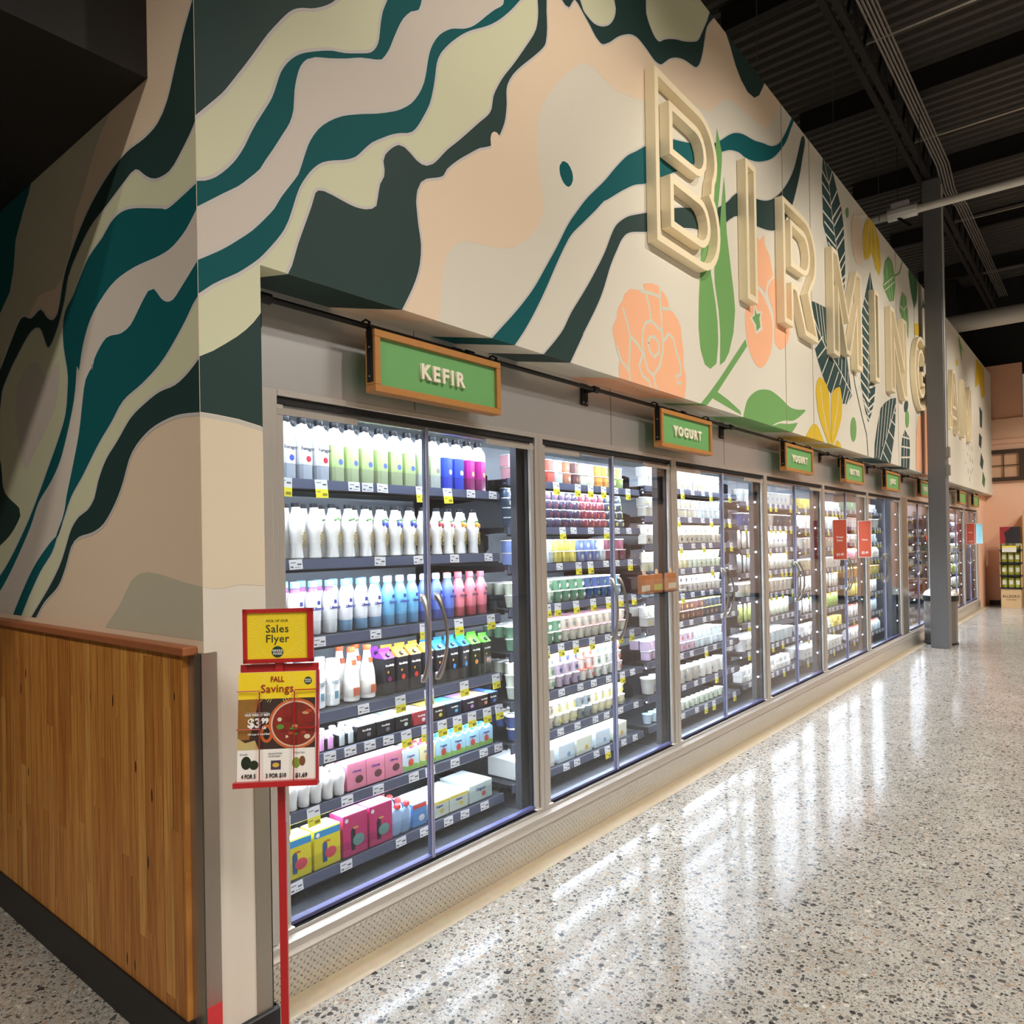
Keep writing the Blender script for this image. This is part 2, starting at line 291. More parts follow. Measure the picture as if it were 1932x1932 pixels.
MURAL_FRONT=[
('peach',1,"1817 2318 2008 2323 2030 2370 2039 2487 2063 2601 2101 2668 2166 2718 2238 2734 2320 2747 2413 2764 2488 2791 2567 2842 2640 2904 2691 2971 2719 3040 2719 3066 2697 3159 2683 3254 2679 3377 2688 3431 2715 3504 2769 3584 2850 3684 2963 3797 3071 3885 3182 3915 3201 3908 3350 3893 3498 3924 3680 3981 3879 4110 4019 4195 4225 4237 4349 4259 4495 4283 4616 4344 4818 4505 5028 4567 5444 4607 5651 4676 5776 4811 5909 5010 5252 5028 4517 5158 2857 4184 2740 4065 2733 3806 2432 3462 2414 3312 2214 3090 1935 2912 1883 2835 1892 2736 1900 2616 1887 2530"),
('lime',0,"1019 3134 2720 4149 2711 3851 2597 3695 2443 3480 2377 3358 2351 3268 2199 3106 2045 2981 1931 2957 1695 2676 1515 2668 1385 2334 1268 2141 1266 2043 1000 1953"),
('mauve',0,"1040 2508 1106 2538 1194 2619 1289 2781 1349 2917 1380 3037 1434 3099 1711 3235 1780 3353 1836 3545 2505 3929 2480 3838 2367 3720 2161 3559 2060 3471 2010 3390 1990 3296 1941 3168 1856 3073 1802 3037 1632 2933 1471 2793 1414 2706 1343 2586 1283 2490 1208 2413 1136 2343 1036 2277"),
('dark',1,"1024 2700 1043 2719 1058 2737 1097 2785 1138 2836 1163 2874 1192 2921 1218 2963 1255 3026 1294 3093 1334 3152 1358 3186 1387 3220 1421 3245 1459 3264 1502 3294 1539 3327 1562 3353 1596 3444 1031 3113"),
('dark',0,"1032 2028 1058 2049 1098 2072 1139 2102 1174 2129 1203 2155 1229 2183 1256 2220 1279 2242 1299 1835 1250 1872 1175 1885 1102 1890 1059 1891 1014 1887"),
('pale',0,"1014 1884 1059 1888 1102 1887 1175 1882 1250 1869 1281 1862 1281 1849 1250 1856 1175 1870 1102 1875 1059 1876 1014 1872"),
('peach2',0,"1014 1872 1059 1876 1102 1875 1175 1870 1250 1856 1299 1848 1291 1384 1254 1386 1165 1394 1128 1386 1087 1386 1059 1393 1007 1407"),
('teal',1,"1021 2523 1040 2539 1058 2549 1083 2559 1117 2583 1155 2624 1184 2664 1210 2711 1228 2752 1251 2799 1278 2848 1306 2901 1323 2950 1339 2996 1364 3039 1397 3077 1435 3107 1500 3146 1544 3168 1590 3184 1667 3222 1706 3245 1732 3277 1746 3316 1754 3372 1766 3425 1788 3477 1810 3530 1975 3624 1961 3575 1944 3528 1904 3499 1864 3451 1836 3399 1808 3336 1789 3294 1757 3246 1731 3232 1661 3204 1590 3165 1521 3132 1469 3109 1438 3087 1413 3053 1398 3010 1388 2960 1383 2898 1368 2849 1343 2804 1307 2741 1279 2695 1260 2661 1219 2615 1186 2581 1140 2544 1059 2477 1020 2448"),
('teal',1,"1017 2300 1037 2311 1058 2324 1113 2362 1147 2388 1183 2419 1231 2463 1276 2515 1308 2556 1332 2599 1364 2646 1398 2697 1411 2733 1428 2783 1446 2826 1477 2875 1517 2917 1576 2962 1657 3005 1732 3040 1802 3078 1846 3107 1896 3150 1936 3203 1966 3263 1982 3326 1995 3383 2017 3436 2054 3490 2098 3532 2136 3559 2194 3589 2241 3622 2282 3660 2332 3714 2390 3774 2450 3831 2474 3892 2598 3964 2549 3892 2479 3809 2403 3732 2331 3672 2241 3608 2174 3551 2109 3484 2058 3419 2036 3369 2026 3313 2012 3251 1993 3192 1963 3136 1928 3079 1899 3046 1876 3031 1844 3018 1801 2995 1756 2964 1704 2925 1664 2882 1630 2845 1583 2816 1537 2796 1492 2772 1457 2740 1427 2700 1401 2655 1384 2610 1371 2571 1358 2535 1342 2502 1317 2464 1282 2419 1251 2383 1214 2349 1178 2319 1129 2286 1101 2266 1059 2229 1016 2194"),
('dark',1,"1343 2340 1355 2369 1368 2395 1393 2473 1419 2541 1446 2611 1462 2660 1473 2672 1495 2678 1530 2677 1580 2672 1626 2670 1670 2677 1699 2689 1720 2707 1728 2743 1739 2791 1758 2825 1761 2850 1756 2880 1765 2906 1797 2943 1832 2969 1859 2972 1886 2963 1919 2947 1947 2942 1973 2947 2006 2967 2042 3004 2086 3054 2150 3115 2216 3181 2285 3251 2335 3300 2361 3340 2373 3396 2403 3453 2449 3522 2511 3600 2591 3709 2667 3817 2693 3876 2703 3943 2702 4033 2766 4069 2768 3978 2770 3902 2759 3830 2732 3786 2655 3706 2573 3626 2509 3556 2470 3494 2461 3452 2462 3404 2451 3337 2431 3286 2397 3229 2346 3175 2282 3141 2214 3090 2148 3038 2084 2978 2062 2943 2022 2920 1969 2896 1940 2872 1922 2837 1914 2793 1917 2753 1924 2698 1935 2635 1927 2558 1903 2489 1868 2423 1834 2366 1806 2316 1635 2277"),
('peach',1,"2424 3222 2426 3197 2418 3173 2402 3158 2382 3154 2364 3164 2352 3184 2350 3209 2357 3232 2373 3248 2393 3252 2411 3243"),
('teal',1,"2302 2333 2338 2365 2404 2426 2480 2495 2559 2572 2641 2661 2728 2775 2817 2893 2911 3027 2989 3117 3089 3222 3249 3364 3369 3483 3486 3588 3582 3651 3696 3728 3868 3837 3993 3892 4198 3957 4436 4037 4624 4125 4731 4188 4882 4289 4999 4352 5139 4401 5349 4445 5527 4498 5715 4552 5890 4651 6050 4807 6191 4976 6368 5193 6409 5183 6216 4941 6159 4871 6046 4725 5860 4561 5685 4439 5452 4328 5277 4270 5152 4244 5052 4236 4896 4190 4746 4117 4551 4027 4301 3858 4116 3753 4013 3694 3846 3604 3688 3513 3563 3459 3421 3374 3275 3276 3246 3260 3158 3180 3045 3082 2947 2996 2890 2926 2815 2815 2725 2673 2638 2546 2555 2439 2488 2365 2437 2306"),
('dark',1,"2656 2326 2699 2365 2786 2442 2859 2515 2926 2608 3034 2731 3127 2843 3236 2986 3312 3110 3369 3180 3474 3253 3582 3303 3707 3356 3852 3421 4136 3531 4385 3610 4622 3691 4827 3808 4944 3895 5083 3968 5322 4010 5533 4064 5723 4147 5926 4281 6115 4448 6259 4621 6444 4928 6530 4926 6447 4741 6367 4570 6185 4274 6017 4091 5924 4026 5759 3915 5614 3865 5432 3827 5312 3809 5156 3797 4995 3767 4898 3719 4816 3667 4704 3587 4380 3475 4284 3451 4058 3385 3916 3339 3834 3307 3703 3246 3506 3180 3423 3122 3365 3045 3295 2939 3216 2787 3140 2673 3026 2527 3027 2524 2909 2362 2871 2308"),
('lime',0,"3023 4216 3078 4127 3229 4120 3547 4318 3820 4318 4412 4618 4536 4847 4662 4994 4351 5061"),
('dark',1,"2882 4125 2922 4092 2954 4098 2983 4140 3003 4165 3032 4162 3079 4139 3138 4110 3188 4081 3239 4071 3259 4076 3325 4121 3427 4207 3545 4279 3630 4301 3729 4290 3819 4273 3892 4285 3941 4321 4012 4379 4100 4430 4204 4469 4296 4487 4375 4507 4434 4566 4479 4659 4516 4771 4554 4863 4652 4968 4734 5034 4619 5000 4555 4900 4485 4797 4416 4701 4334 4647 4209 4585 4104 4542 4003 4492 3932 4449 3884 4414 3830 4412 3773 4445 3730 4497 3700 4592 3401 4421 3396 4337 3380 4281 3328 4215 3251 4164 3178 4140 3118 4144 3079 4155 3022 4205"),
('dark',0,"4768 5008 4858 4981 4930 4927 5022 4835 5117 4780 5238 4750 5365 4767 5466 4832 5550 4937 5599 5002 5696 5082 5153 5097"),
('teal',1,"2875 3319 2921 3326 2957 3297 2960 3256 2927 3215 2885 3218 2855 3248 2852 3289"),
('green',0,"4678 4247 4722 4177 4755 4109 4748 4032 4708 3854 4671 3709 4644 3618 4569 3464 4528 3315 4542 3240 4565 3182 4610 3049 4632 2945 4637 2801 4602 2663 4506 2611 4424 2625 4363 2711 4340 2845 4352 3022 4375 3181 4399 3362 4497 3555 4572 3724 4649 3920 4647 4066"),
('green',0,"4784 3964 4802 3829 4801 3730 4813 3584 4868 3375 4916 3198 4930 3088 4894 2928 4812 2776 4736 2702 4659 2663 4673 2881 4653 3023 4599 3191 4595 3284 4683 3506 4711 3662 4741 3807"),
('green',0,"5109 2928 5137 2883 4863 2673 4611 2477 4779 2450 4988 2401 5002 2374 4795 2396 4531 2424 4446 2368 4332 2352 4482 2451 4659 2579 4866 2741"),
('green',1,"5044 2320 5091 2458 5176 2532 5326 2595 5505 2628 5643 2630 5835 2602 6010 2565 6196 2567 6407 2590 6248 2514 6083 2463 5876 2438 5678 2393 5535 2344 5227 2309"),
('green',0,"5606 2364 5775 2405 5976 2423 6204 2459 6133 2410 6024 2345 5674 2325"),
('salmon',0,"3635 2934 3730 2963 3808 2970 3848 2954 3887 2945 3927 2917 3946 2876 4008 2852 4064 2825 4092 2791 4104 2727 4123 2651 4119 2564 4147 2515 4152 2462 4117 2337 3368 2338 3359 2418 3378 2473 3336 2529 3305 2592 3308 2627 3352 2683 3353 2718 3377 2752 3417 2791 3430 2824 3495 2870 3603 2889 3665 2892 3653 2911"),
('palegrey',-0.0119,"3410 2749 3454 2682 3486 2612 3477 2521 3463 2448 3477 2367"),
('palegrey',-0.0125,"3665 2892 3700 2830 3722 2748"),
('palegrey',-0.0126,"3603 2886 3728 2905 3833 2909"),
('palegrey',-0.0124,"3835 2964 3837 2863 3847 2770 3857 2677 3861 2614 3817 2510 3736 2440 3674 2460 3639 2522 3617 2597 3626 2672 3658 2722 3722 2748 3786 2731 3845 2712"),
('palegrey',-0.0122,"3486 2612 3568 2581 3621 2543"),
('palegrey',-0.0127,"3679 2615 3706 2652 3758 2662 3809 2641 3807 2584 3753 2546 3703 2571 3679 2615"),
('palegrey',-0.0134,"3863 2659 3933 2718 3988 2704 4028 2626 4082 2557 4080 2504 4022 2481 4035 2444 4085 2452"),
('palegrey',-0.0122,"3621 2543 3576 2468 3610 2419 3684 2400 3720 2344"),
('palegrey',-0.0117,"3336 2529 3389 2458 3467 2419"),
('palegrey',-0.0131,"3857 2849 3967 2871"),
('palegrey',-0.0126,"3736 2440 3784 2341"),
('salmon',0,"5325 3742 5378 3730 5422 3727 5514 3801 5522 3725 5622 3671 5697 3540 5565 3454 5514 3357 5448 3382 5296 3375"),
('salmon',1,"5294 3342 5424 3335 5533 3287 5643 3188 5648 3045 5606 2927 5510 2834 5395 2773 5267 2791 5167 2875 5113 3013 5118 3132 5182 3178 5267 3207"),
('salmon',1,"5720 3525 5586 3426 5583 3358 5671 3262 5700 3141 5694 3029 5800 2990 5901 3019 6008 3101 6053 3218 6021 3344 5851 3478"),
('base',0,"5292 3217 5355 3183 5444 3204 5418 3145 5446 3069 5312 3004 5280 3058 5203 3100 5267 3139"),
('green',0,"5298 3198 5328 3157 5405 3179 5381 3137 5400 3076 5321 3030 5313 3073 5241 3109 5295 3141"),
('slate',0,"7036 4994 7161 4972 7333 4977 7468 4849 7606 4716 7672 4577 7697 4390 7708 4263 7696 4097 7668 3960 7643 3868 7555 3952 7490 4094 7390 4223 7146 4212 7084 4284 7006 4360 7002 4559 6989 4775"),
('base',-0.0085,"7077 4970 7202 4814 7260 4649 7334 4446 7445 4240 7577 4011"),
('base',-0.0126,"6994 4857 7191 4810"),
('base',-0.0127,"6994 4747 7240 4714"),
('base',-0.0127,"7000 4629 7267 4600"),
('base',-0.0127,"6997 4488 7318 4472"),
('base',-0.0128,"7041 4402 7358 4381"),
('base',-0.0128,"7068 4299 7394 4277"),
('base',-0.0129,"7148 4243 7418 4200"),
('base',-0.0126,"7326 4974 7204 4794"),
('base',-0.0127,"7474 4840 7258 4628"),
('base',-0.0127,"7578 4739 7285 4503"),
('base',-0.0128,"7604 4683 7353 4463"),
('base',-0.0128,"7678 4557 7379 4325"),
('base',-0.0128,"7703 4479 7410 4250"),
('base',-0.0129,"7711 4319 7447 4103"),
('base',-0.0129,"7705 4230 7479 4027"),
('base',-0.013,"7699 4088 7519 3975"),
('base',-0.013,"7679 4017 7552 3920"),
('slate',0,"8676 4389 8538 4210 8364 3967 8264 3793 8208 3609 8191 3378 8194 3311 8212 3086 8289 2949 8347 2853 8472 2729 8593 2814 8748 2990 8820 3181 8878 3556 8868 3919 8838 4155 8753 4290"),
('base',-0.0084,"8673 4352 8651 4060 8558 3565 8517 3321"),
('base',-0.0083,"8525 3430 8474 2752"),
('base',-0.0134,"8349 4067 8645 3981"),
('base',-0.0133,"8306 3959 8637 3878"),
('base',-0.0133,"8264 3851 8629 3775"),
('base',-0.0133,"8222 3744 8621 3672"),
('base',-0.0133,"8188 3640 8614 3570"),
('base',-0.0132,"8181 3541 8606 3467"),
('base',-0.0132,"8174 3443 8598 3365"),
('base',-0.0132,"8167 3345 8590 3263"),
('base',-0.0132,"8160 3247 8583 3161"),
('base',-0.0132,"8153 3150 8575 3059"),
('base',-0.0131,"8146 3052 8567 2958"),
('base',-0.0131,"8139 2955 8559 2856"),
('base',-0.0131,"8132 2858 8552 2755"),
('base',-0.013,"8238 3033 8489 2954 8813 3083"),
('base',-0.013,"8294 2961 8483 2871 8806 2998"),
('base',-0.013,"8334 2909 8478 2812 8801 2937"),
('base',-0.0148,"8546 3109 8859 3187"),
('slate',0,"6621 3570 6751 3587 7008 3609 7525 3510 7698 3287 7765 3125 7849 2920 7666 2812 7514 2797 7413 2940 7143 2838 7027 2871 6887 2978 6781 3067 6694 3167 6794 3275 6736 3340 6665 3441"),
('base',-0.0112,"6665 3441 6829 3331 7017 3240 7355 3140 7851 2942"),
('base',-0.0101,"6767 3099 7001 3237"),
('base',-0.0102,"6870 2965 7097 3175"),
('base',-0.0104,"7001 2872 7267 3145"),
('base',-0.0106,"7142 2817 7405 3086"),
('base',-0.01,"6735 3583 6874 3291"),
('base',-0.0101,"6845 3595 6953 3268"),
('base',-0.0102,"6926 3605 7020 3281"),
('base',-0.0101,"6695 3177 6924 3321"),
('base',-0.0106,"7426 3404 7409 3149"),
('base',-0.0107,"7551 3345 7496 3080"),
('base',-0.0108,"7660 3280 7623 3026"),
('base',-0.011,"7735 3142 7716 2976"),
('base',-0.0107,"7433 2964 7533 3086"),
('base',-0.0109,"7495 2789 7661 3022"),
('base',-0.011,"7589 2796 7734 2957"),
('base',-0.0111,"7665 2807 7811 2936"),
('slate',0,"9814 3180 9775 3053 9726 2823 9625 2629 9498 2436 9434 2329 8697 2336 8736 2531 8874 2751 9039 2956 9252 3047 9528 3130"),
('base',-0.013,"9778 3093 9503 2837 8941 2343"),
('base',-0.0121,"8984 2887 8772 2378"),
('base',-0.0123,"9144 2995 8894 2376"),
('base',-0.0125,"9306 3054 9081 2527"),
('base',-0.0127,"9471 3109 9246 2643"),
('base',-0.0129,"9640 3146 9417 2775"),
('base',-0.0133,"9507 2876 9739 2838"),
('base',-0.0132,"9360 2744 9667 2659"),
('base',-0.013,"9216 2602 9539 2465"),
('base',-0.0129,"9077 2477 9409 2352"),
('base',-0.0134,"9656 2998 9797 2976"),
('slate',0,"10267 2842 10517 2771 10534 2604 10480 2368 10010 2363 10047 2588 10102 2729"),
('base',-0.0124,"10236 2839 10150 2366"),
('base',-0.0125,"10378 2813 10300 2369"),
('base',-0.0128,"10073 2740 10516 2757"),
('base',-0.0128,"10032 2614 10538 2639"),
('base',-0.0128,"10020 2478 10527 2519"),
('yellow',1,"6804 2935 6705 2831 6712 2707 6782 2570 6934 2440 7061 2352 7115 2408 7094 2608 7083 2809 6996 2906"),
('yellow',1,"7395 2938 7232 2882 7149 2778 7125 2561 7146 2360 7311 2479 7467 2653 7497 2816 7450 2935"),
('yellow',1,"6407 2338 6470 2419 6592 2490 6715 2494 6836 2420 6927 2330 6767 2325"),
('yellow',0,"7197 2344 7308 2427 7414 2406 7465 2347"),
('base',-0.008,"6826 2869 6884 2681 7032 2420"),
('base',-0.0084,"7403 2897 7346 2743 7188 2466"),
('green',1,"7997 2601 7977 2536 7933 2486 7877 2464 7824 2475 7788 2517 7778 2577 7796 2640 7839 2690 7895 2713 7949 2703 7986 2662"),
('slate',-0.0126,"7919 3173 7979 3050 8191 2798 8395 2592 8444 2352"),
('green',1,"7866 4761 7857 4732 7835 4705 7806 4689 7779 4686 7760 4699 7754 4724 7764 4753 7785 4780 7814 4796 7841 4799 7861 4786"),
('peach',1,"8391 4653 8393 4516 8335 4398 8233 4331 8117 4332 8018 4398 7961 4511 7959 4641 8014 4756 8111 4826 8226 4832 8329 4768"),
('yellow',0,"8665 4984 8472 4837 8395 4696 8385 4553 8466 4460 8630 4519 8731 4621 8800 4605 8913 4503 9083 4458 9169 4588 9156 4747 9092 4890 8949 4968 8713 5012"),
('base',-0.0096,"8721 4991 8519 4558"),
('base',-0.0099,"8782 4987 8755 4628"),
('base',-0.0101,"8854 4986 9018 4582"),
('green',0,"9557 4814 9387 4713 9296 4560 9316 4477 9256 4385 9410 4335 9569 4284 9799 4354 9874 4559 9829 4707 9724 4810"),
('base',-0.0095,"9284 4405 9824 4653"),
('base',-0.0095,"9332 4354 9848 4592"),
('base',-0.0092,"9440 4703 9480 4533"),
('base',-0.0094,"9610 4790 9652 4619"),
('base',-0.0093,"9533 4522 9598 4305"),
('base',-0.0094,"9677 4586 9712 4333"),
('green',-0.014,"9795 4645 10129 4776 10333 4999"),
('green',0,"10296 4580 10164 4471 10088 4303 10265 4220 10479 4142 10568 4047 10599 4253 10568 4415 10485 4564"),
('base',-0.0099,"10326 4567 10369 4341 10545 4156"),
('base',-0.0099,"10124 4366 10340 4362"),
('base',-0.0101,"10340 4362 10542 4480"),
('leafdk',0,"10651 4962 10675 4869 10824 4663 10983 4528 11137 4668 11188 4829 11201 4966 10924 5009"),
('slate',0,"11595 4826 11665 4750 11781 4747 11776 4692 11583 4700 11425 4624 11546 4706"),
('slate',1,"10475 3171 10436 3124 10376 3087 10313 3069 10262 3075 10237 3103 10245 3145 10282 3191 10341 3229 10405 3247 10457 3242 10482 3214"),
('green',1,"10519 3011 10499 2952 10454 2906 10398 2884 10344 2893 10308 2930 10299 2984 10318 3042 10362 3088 10418 3110 10472 3102 10509 3066"),
('yellow',0,"10958 4338 11285 4395 11330 4255 10979 4182"),
('yellow',0,"11191 4182 11487 4181 11403 4089 11070 4031"),
('salmon',0,"11096 3110 11592 3232 11728 3822 12182 3899 12106 2359 10886 2388 10924 2783"),
('yellow',0,"16738 4916 17832 4937 17883 4380 17408 4245 17136 4533 16511 4328 16624 4621"),
('green',0,"14597 4947 15253 4742 14928 4776 14958 4532 14691 4768"),
('yellow',1,"14538 4460 14519 4427 14473 4397 14415 4379 14358 4377 14319 4391 14307 4419 14326 4452 14371 4482 14429 4500 14486 4503 14526 4488"),
('slate',0,"17067 4045 17450 3986 17352 3643 17089 3658"),
('slate',0,"16961 3514 17327 3465 17182 3222 16881 3270"),
('slate',0,"17171 3144 17515 2996 17327 2806 16980 2891"),
('leafdk',0,"17356 2786 17694 2652 17551 2466 17240 2539"),
('slate',-0.0119,"15277 3160 15318 3085"),
('slate',-0.0121,"15563 3187 15597 3051"),
('slate',-0.0123,"15864 3155 15905 3057"),
('slate',-0.012,"15382 2992 15427 2937"),
('slate',-0.0122,"15667 2976 15704 2859"),
('slate',-0.0124,"15969 2920 16013 2842"),
('slate',-0.0118,"15107 2814 15153 2778"),
('slate',-0.012,"15411 2719 15450 2622"),
('slate',-0.0122,"15737 2701 15780 2623"),
('slate',-0.0124,"15947 2755 15994 2697"),
('slate',-0.0121,"15587 2571 15630 2494"),
]
MURAL_SIDE=[
('grey',0,"-2564 2957 -2642 2916 -2724 2846 -2794 2767 -2864 2707 -2912 2596 -2997 2512 -3054 2489 -3231 2501 -3383 2427 -3592 2348 -3769 2279 -3818 2329 -3780 3165 -3295 2973 -2925 2963"),
('teal',0,"-3284 2977 -3318 2934 -3386 2878 -3480 2787 -3508 2675 -3558 2591 -3682 2529 -3811 2497 -3780 3165"),
('lime',0,"-2387 2718 -2234 2619 -1985 2750 -1993 2508 -2165 2487 -2461 2568 -2720 2524 -2859 2402 -2932 2320 -2920 2178 -2924 2070 -2965 1935 -3120 1805 -3332 1592 -3538 1437 -3787 1309 -3882 1520 -3776 1561 -3483 1651 -3527 1684 -3667 1765 -3710 1891 -3774 2166 -3546 2335 -3277 2408 -3158 2310 -3059 2382 -2960 2538 -2765 2637 -2529 2709"),
('mauve',1,"-3283 2254 -3413 2233 -3495 2167 -3510 2090 -3481 1959 -3408 1835 -3298 1895 -3132 1997 -3051 2088 -3037 2215 -3164 2171 -3222 2225"),
('dark',1,"-2001 3096 -1964 3078 -1975 2746 -2000 2723 -2031 2696 -2100 2654 -2160 2629 -2246 2635 -2309 2664 -2380 2709 -2457 2698 -2590 2664 -2733 2628 -2852 2566 -2934 2503 -2973 2428 -3041 2342 -3130 2280 -3168 2309 -3207 2361 -3257 2382 -3342 2372 -3477 2312 -3572 2262 -3672 2193 -3700 2122 -3777 2090 -3796 2253 -3693 2287 -3568 2371 -3426 2454 -3318 2429 -3213 2443 -3155 2402 -3097 2377 -3049 2387 -3019 2424 -2969 2519 -2868 2611 -2730 2700 -2571 2761 -2440 2785 -2318 2784 -2228 2798 -2165 2843 -2115 2920 -2066 2994 -2008 3067"),
('dark',1,"-3710 1900 -3678 1782 -3619 1737 -3482 1682 -3472 1650 -3579 1582 -3727 1531 -3803 1520 -3812 1892"),
('mauve',0,"-1962 2476 -1966 2326 -1999 2307 -2102 2249 -2185 2234 -2246 2264 -2322 2282 -2404 2226 -2518 2199 -2607 2203 -2685 2172 -2703 2121 -2703 2138 -2769 2088 -2826 1919 -2900 1789 -2976 1653 -3034 1569 -3212 1484 -3383 1384 -3547 1221 -3818 1207 -3812 1325 -3633 1436 -3442 1555 -3284 1719 -3180 1773 -3060 1858 -2983 1937 -2944 2017 -2904 2137 -2847 2265 -2831 2232 -2761 2313 -2662 2365 -2539 2407 -2397 2415 -2228 2401 -2143 2412 -2061 2440"),
('teal',1,"-1959 2548 -1997 2542 -2163 2521 -2212 2533 -2391 2588 -2489 2605 -2570 2594 -2640 2562 -2753 2526 -2839 2466 -2893 2424 -2966 2384 -2991 2332 -2989 2261 -2956 2162 -2955 2109 -2980 2007 -3058 1916 -3158 1823 -3263 1726 -3395 1616 -3583 1485 -3732 1402 -3836 1367 -3839 1308 -3735 1336 -3610 1412 -3466 1516 -3352 1607 -3265 1695 -3141 1763 -3043 1835 -2975 1921 -2917 2013 -2888 2079 -2868 2165 -2851 2145 -2814 2229 -2745 2309 -2647 2361 -2540 2394 -2398 2403 -2229 2395 -2144 2401 -2062 2429 -1999 2471 -1961 2492"),
('lime',0,"-1969 2235 -1975 2047 -1997 2036 -2042 2011 -2157 1978 -2255 1969 -2360 1941 -2485 1889 -2575 1822 -2686 1739 -2736 1663 -2820 1626 -2890 1594 -2982 1512 -3039 1440 -3219 1312 -3368 1230 -3513 1223 -3386 1330 -3255 1431 -3152 1499 -3071 1585 -2975 1688 -2831 1783 -2696 1879 -2586 1945 -2496 2003 -2356 2038 -2239 2078 -2153 2126 -2081 2174 -2047 2203"),
('teal',1,"-1966 2337 -1997 2323 -2101 2266 -2149 2243 -2191 2246 -2227 2266 -2269 2303 -2308 2305 -2375 2263 -2431 2226 -2503 2212 -2591 2220 -2645 2210 -2718 2164 -2735 2126 -2735 2140 -2793 2106 -2821 2042 -2860 1923 -2935 1784 -2983 1703 -3003 1654 -3072 1570 -3150 1535 -3295 1461 -3428 1367 -3594 1218 -3506 1221 -3386 1322 -3255 1424 -3132 1498 -3072 1563 -3014 1619 -2938 1700 -2831 1770 -2697 1866 -2586 1932 -2496 1990 -2357 2026 -2240 2066 -2153 2114 -2070 2171 -2035 2201 -1995 2225 -1969 2240"),
('dark',1,"-1975 2059 -1997 2045 -2064 2012 -2145 1988 -2242 1982 -2333 1962 -2442 1927 -2544 1863 -2636 1808 -2701 1740 -2735 1683 -2794 1645 -2871 1624 -2943 1581 -3000 1512 -3058 1448 -3177 1358 -3379 1228 -3330 1230 -3219 1305 -3080 1368 -3003 1441 -2945 1518 -2874 1552 -2756 1566 -2660 1594 -2566 1661 -2505 1727 -2461 1793 -2404 1837 -2310 1875 -2208 1893 -2113 1898 -1996 1889 -1970 1887"),
('grey',0,"-2689 1219 -2641 1255 -2549 1317 -2460 1401 -2405 1424 -2338 1432 -2236 1423 -2118 1405 -1998 1392 -1974 1391 -1979 1231 -2691 1166"),
]
# ---------------------------------------------------------------- mural paint
PAINT={'base':mat('#dbd5c5',.55,name='paint_stone'),'peach':mat('#e6cfb4',.55,name='paint_peach'),'peach2':mat('#ddceb4',.55,name='paint_peach_light'),
 'lime':mat('#d3d3b2',.55,name='paint_lime'),'mauve':mat('#cfc4b8',.55,name='paint_mauve'),'teal':mat('#04565a',.7,0,.25,name='paint_teal'),
 'dark':mat('#223b38',.6,0,.35,name='paint_dark_green'),'slate':mat('#2f4a4a',.6,0,.35,name='paint_slate'),'grey':mat('#c3bda6',.55,name='paint_grey'),'outline':mat('#c9c3bf',.6,name='paint_outline'),
 'pale':mat('#c5c0b4',.55,name='paint_pale'),'palegrey':mat('#cfd0bd',.55,name='paint_pale_grey'),'salmon':mat('#f2b48c',.55,name='paint_salmon'),
 'green':mat('#6fa15c',.55,name='paint_leaf_green'),'yellow':mat('#d9b62c',.55,name='paint_yellow'),'leafdk':mat('#3d6a42',.55,name='paint_deep_leaf')}
def spline(P,n=5):
    out=[]; N=len(P)
    for i in range(N):
        p0,p1,p2,p3=P[i-1],P[i],P[(i+1)%N],P[(i+2)%N]
        d=math.dist(p1,p2)
        k=max(1,min(n,int(d/.04)+1))
        for t in range(k):
            t/=k; t2=t*t; t3=t2*t
            out.append(tuple(.5*((2*p1[a])+(-p0[a]+p2[a])*t+(2*p0[a]-5*p1[a]+4*p2[a]-p3[a])*t2+(-p0[a]+3*p1[a]-3*p2[a]+p3[a])*t3) for a in (0,1)))
    return out
def clip(P,a,lim,sgn):
    out=[]
    for i in range(len(P)):
        p,q=P[i-1],P[i]; ip,iq=(p[a]-lim)*sgn>=0,(q[a]-lim)*sgn>=0
        if ip!=iq:
            t=(lim-p[a])/(q[a]-p[a]); out.append(tuple(p[k]+(q[k]-p[k])*t for k in (0,1)))
        if iq: out.append(q)
    return out
def stroke(P,wd):
    V=[Vector(p) for p in P]; L=[];R=[]
    for i,p in enumerate(V):
        t=(V[min(i+1,len(V)-1)]-V[max(i-1,0)]); t=t.normalized(); n=Vector((-t.y,t.x))*wd/2; L.append(tuple(p+n)); R.append(tuple(p-n))
    return [[L[i],L[i+1],R[i+1],R[i]] for i in range(len(L)-1)]
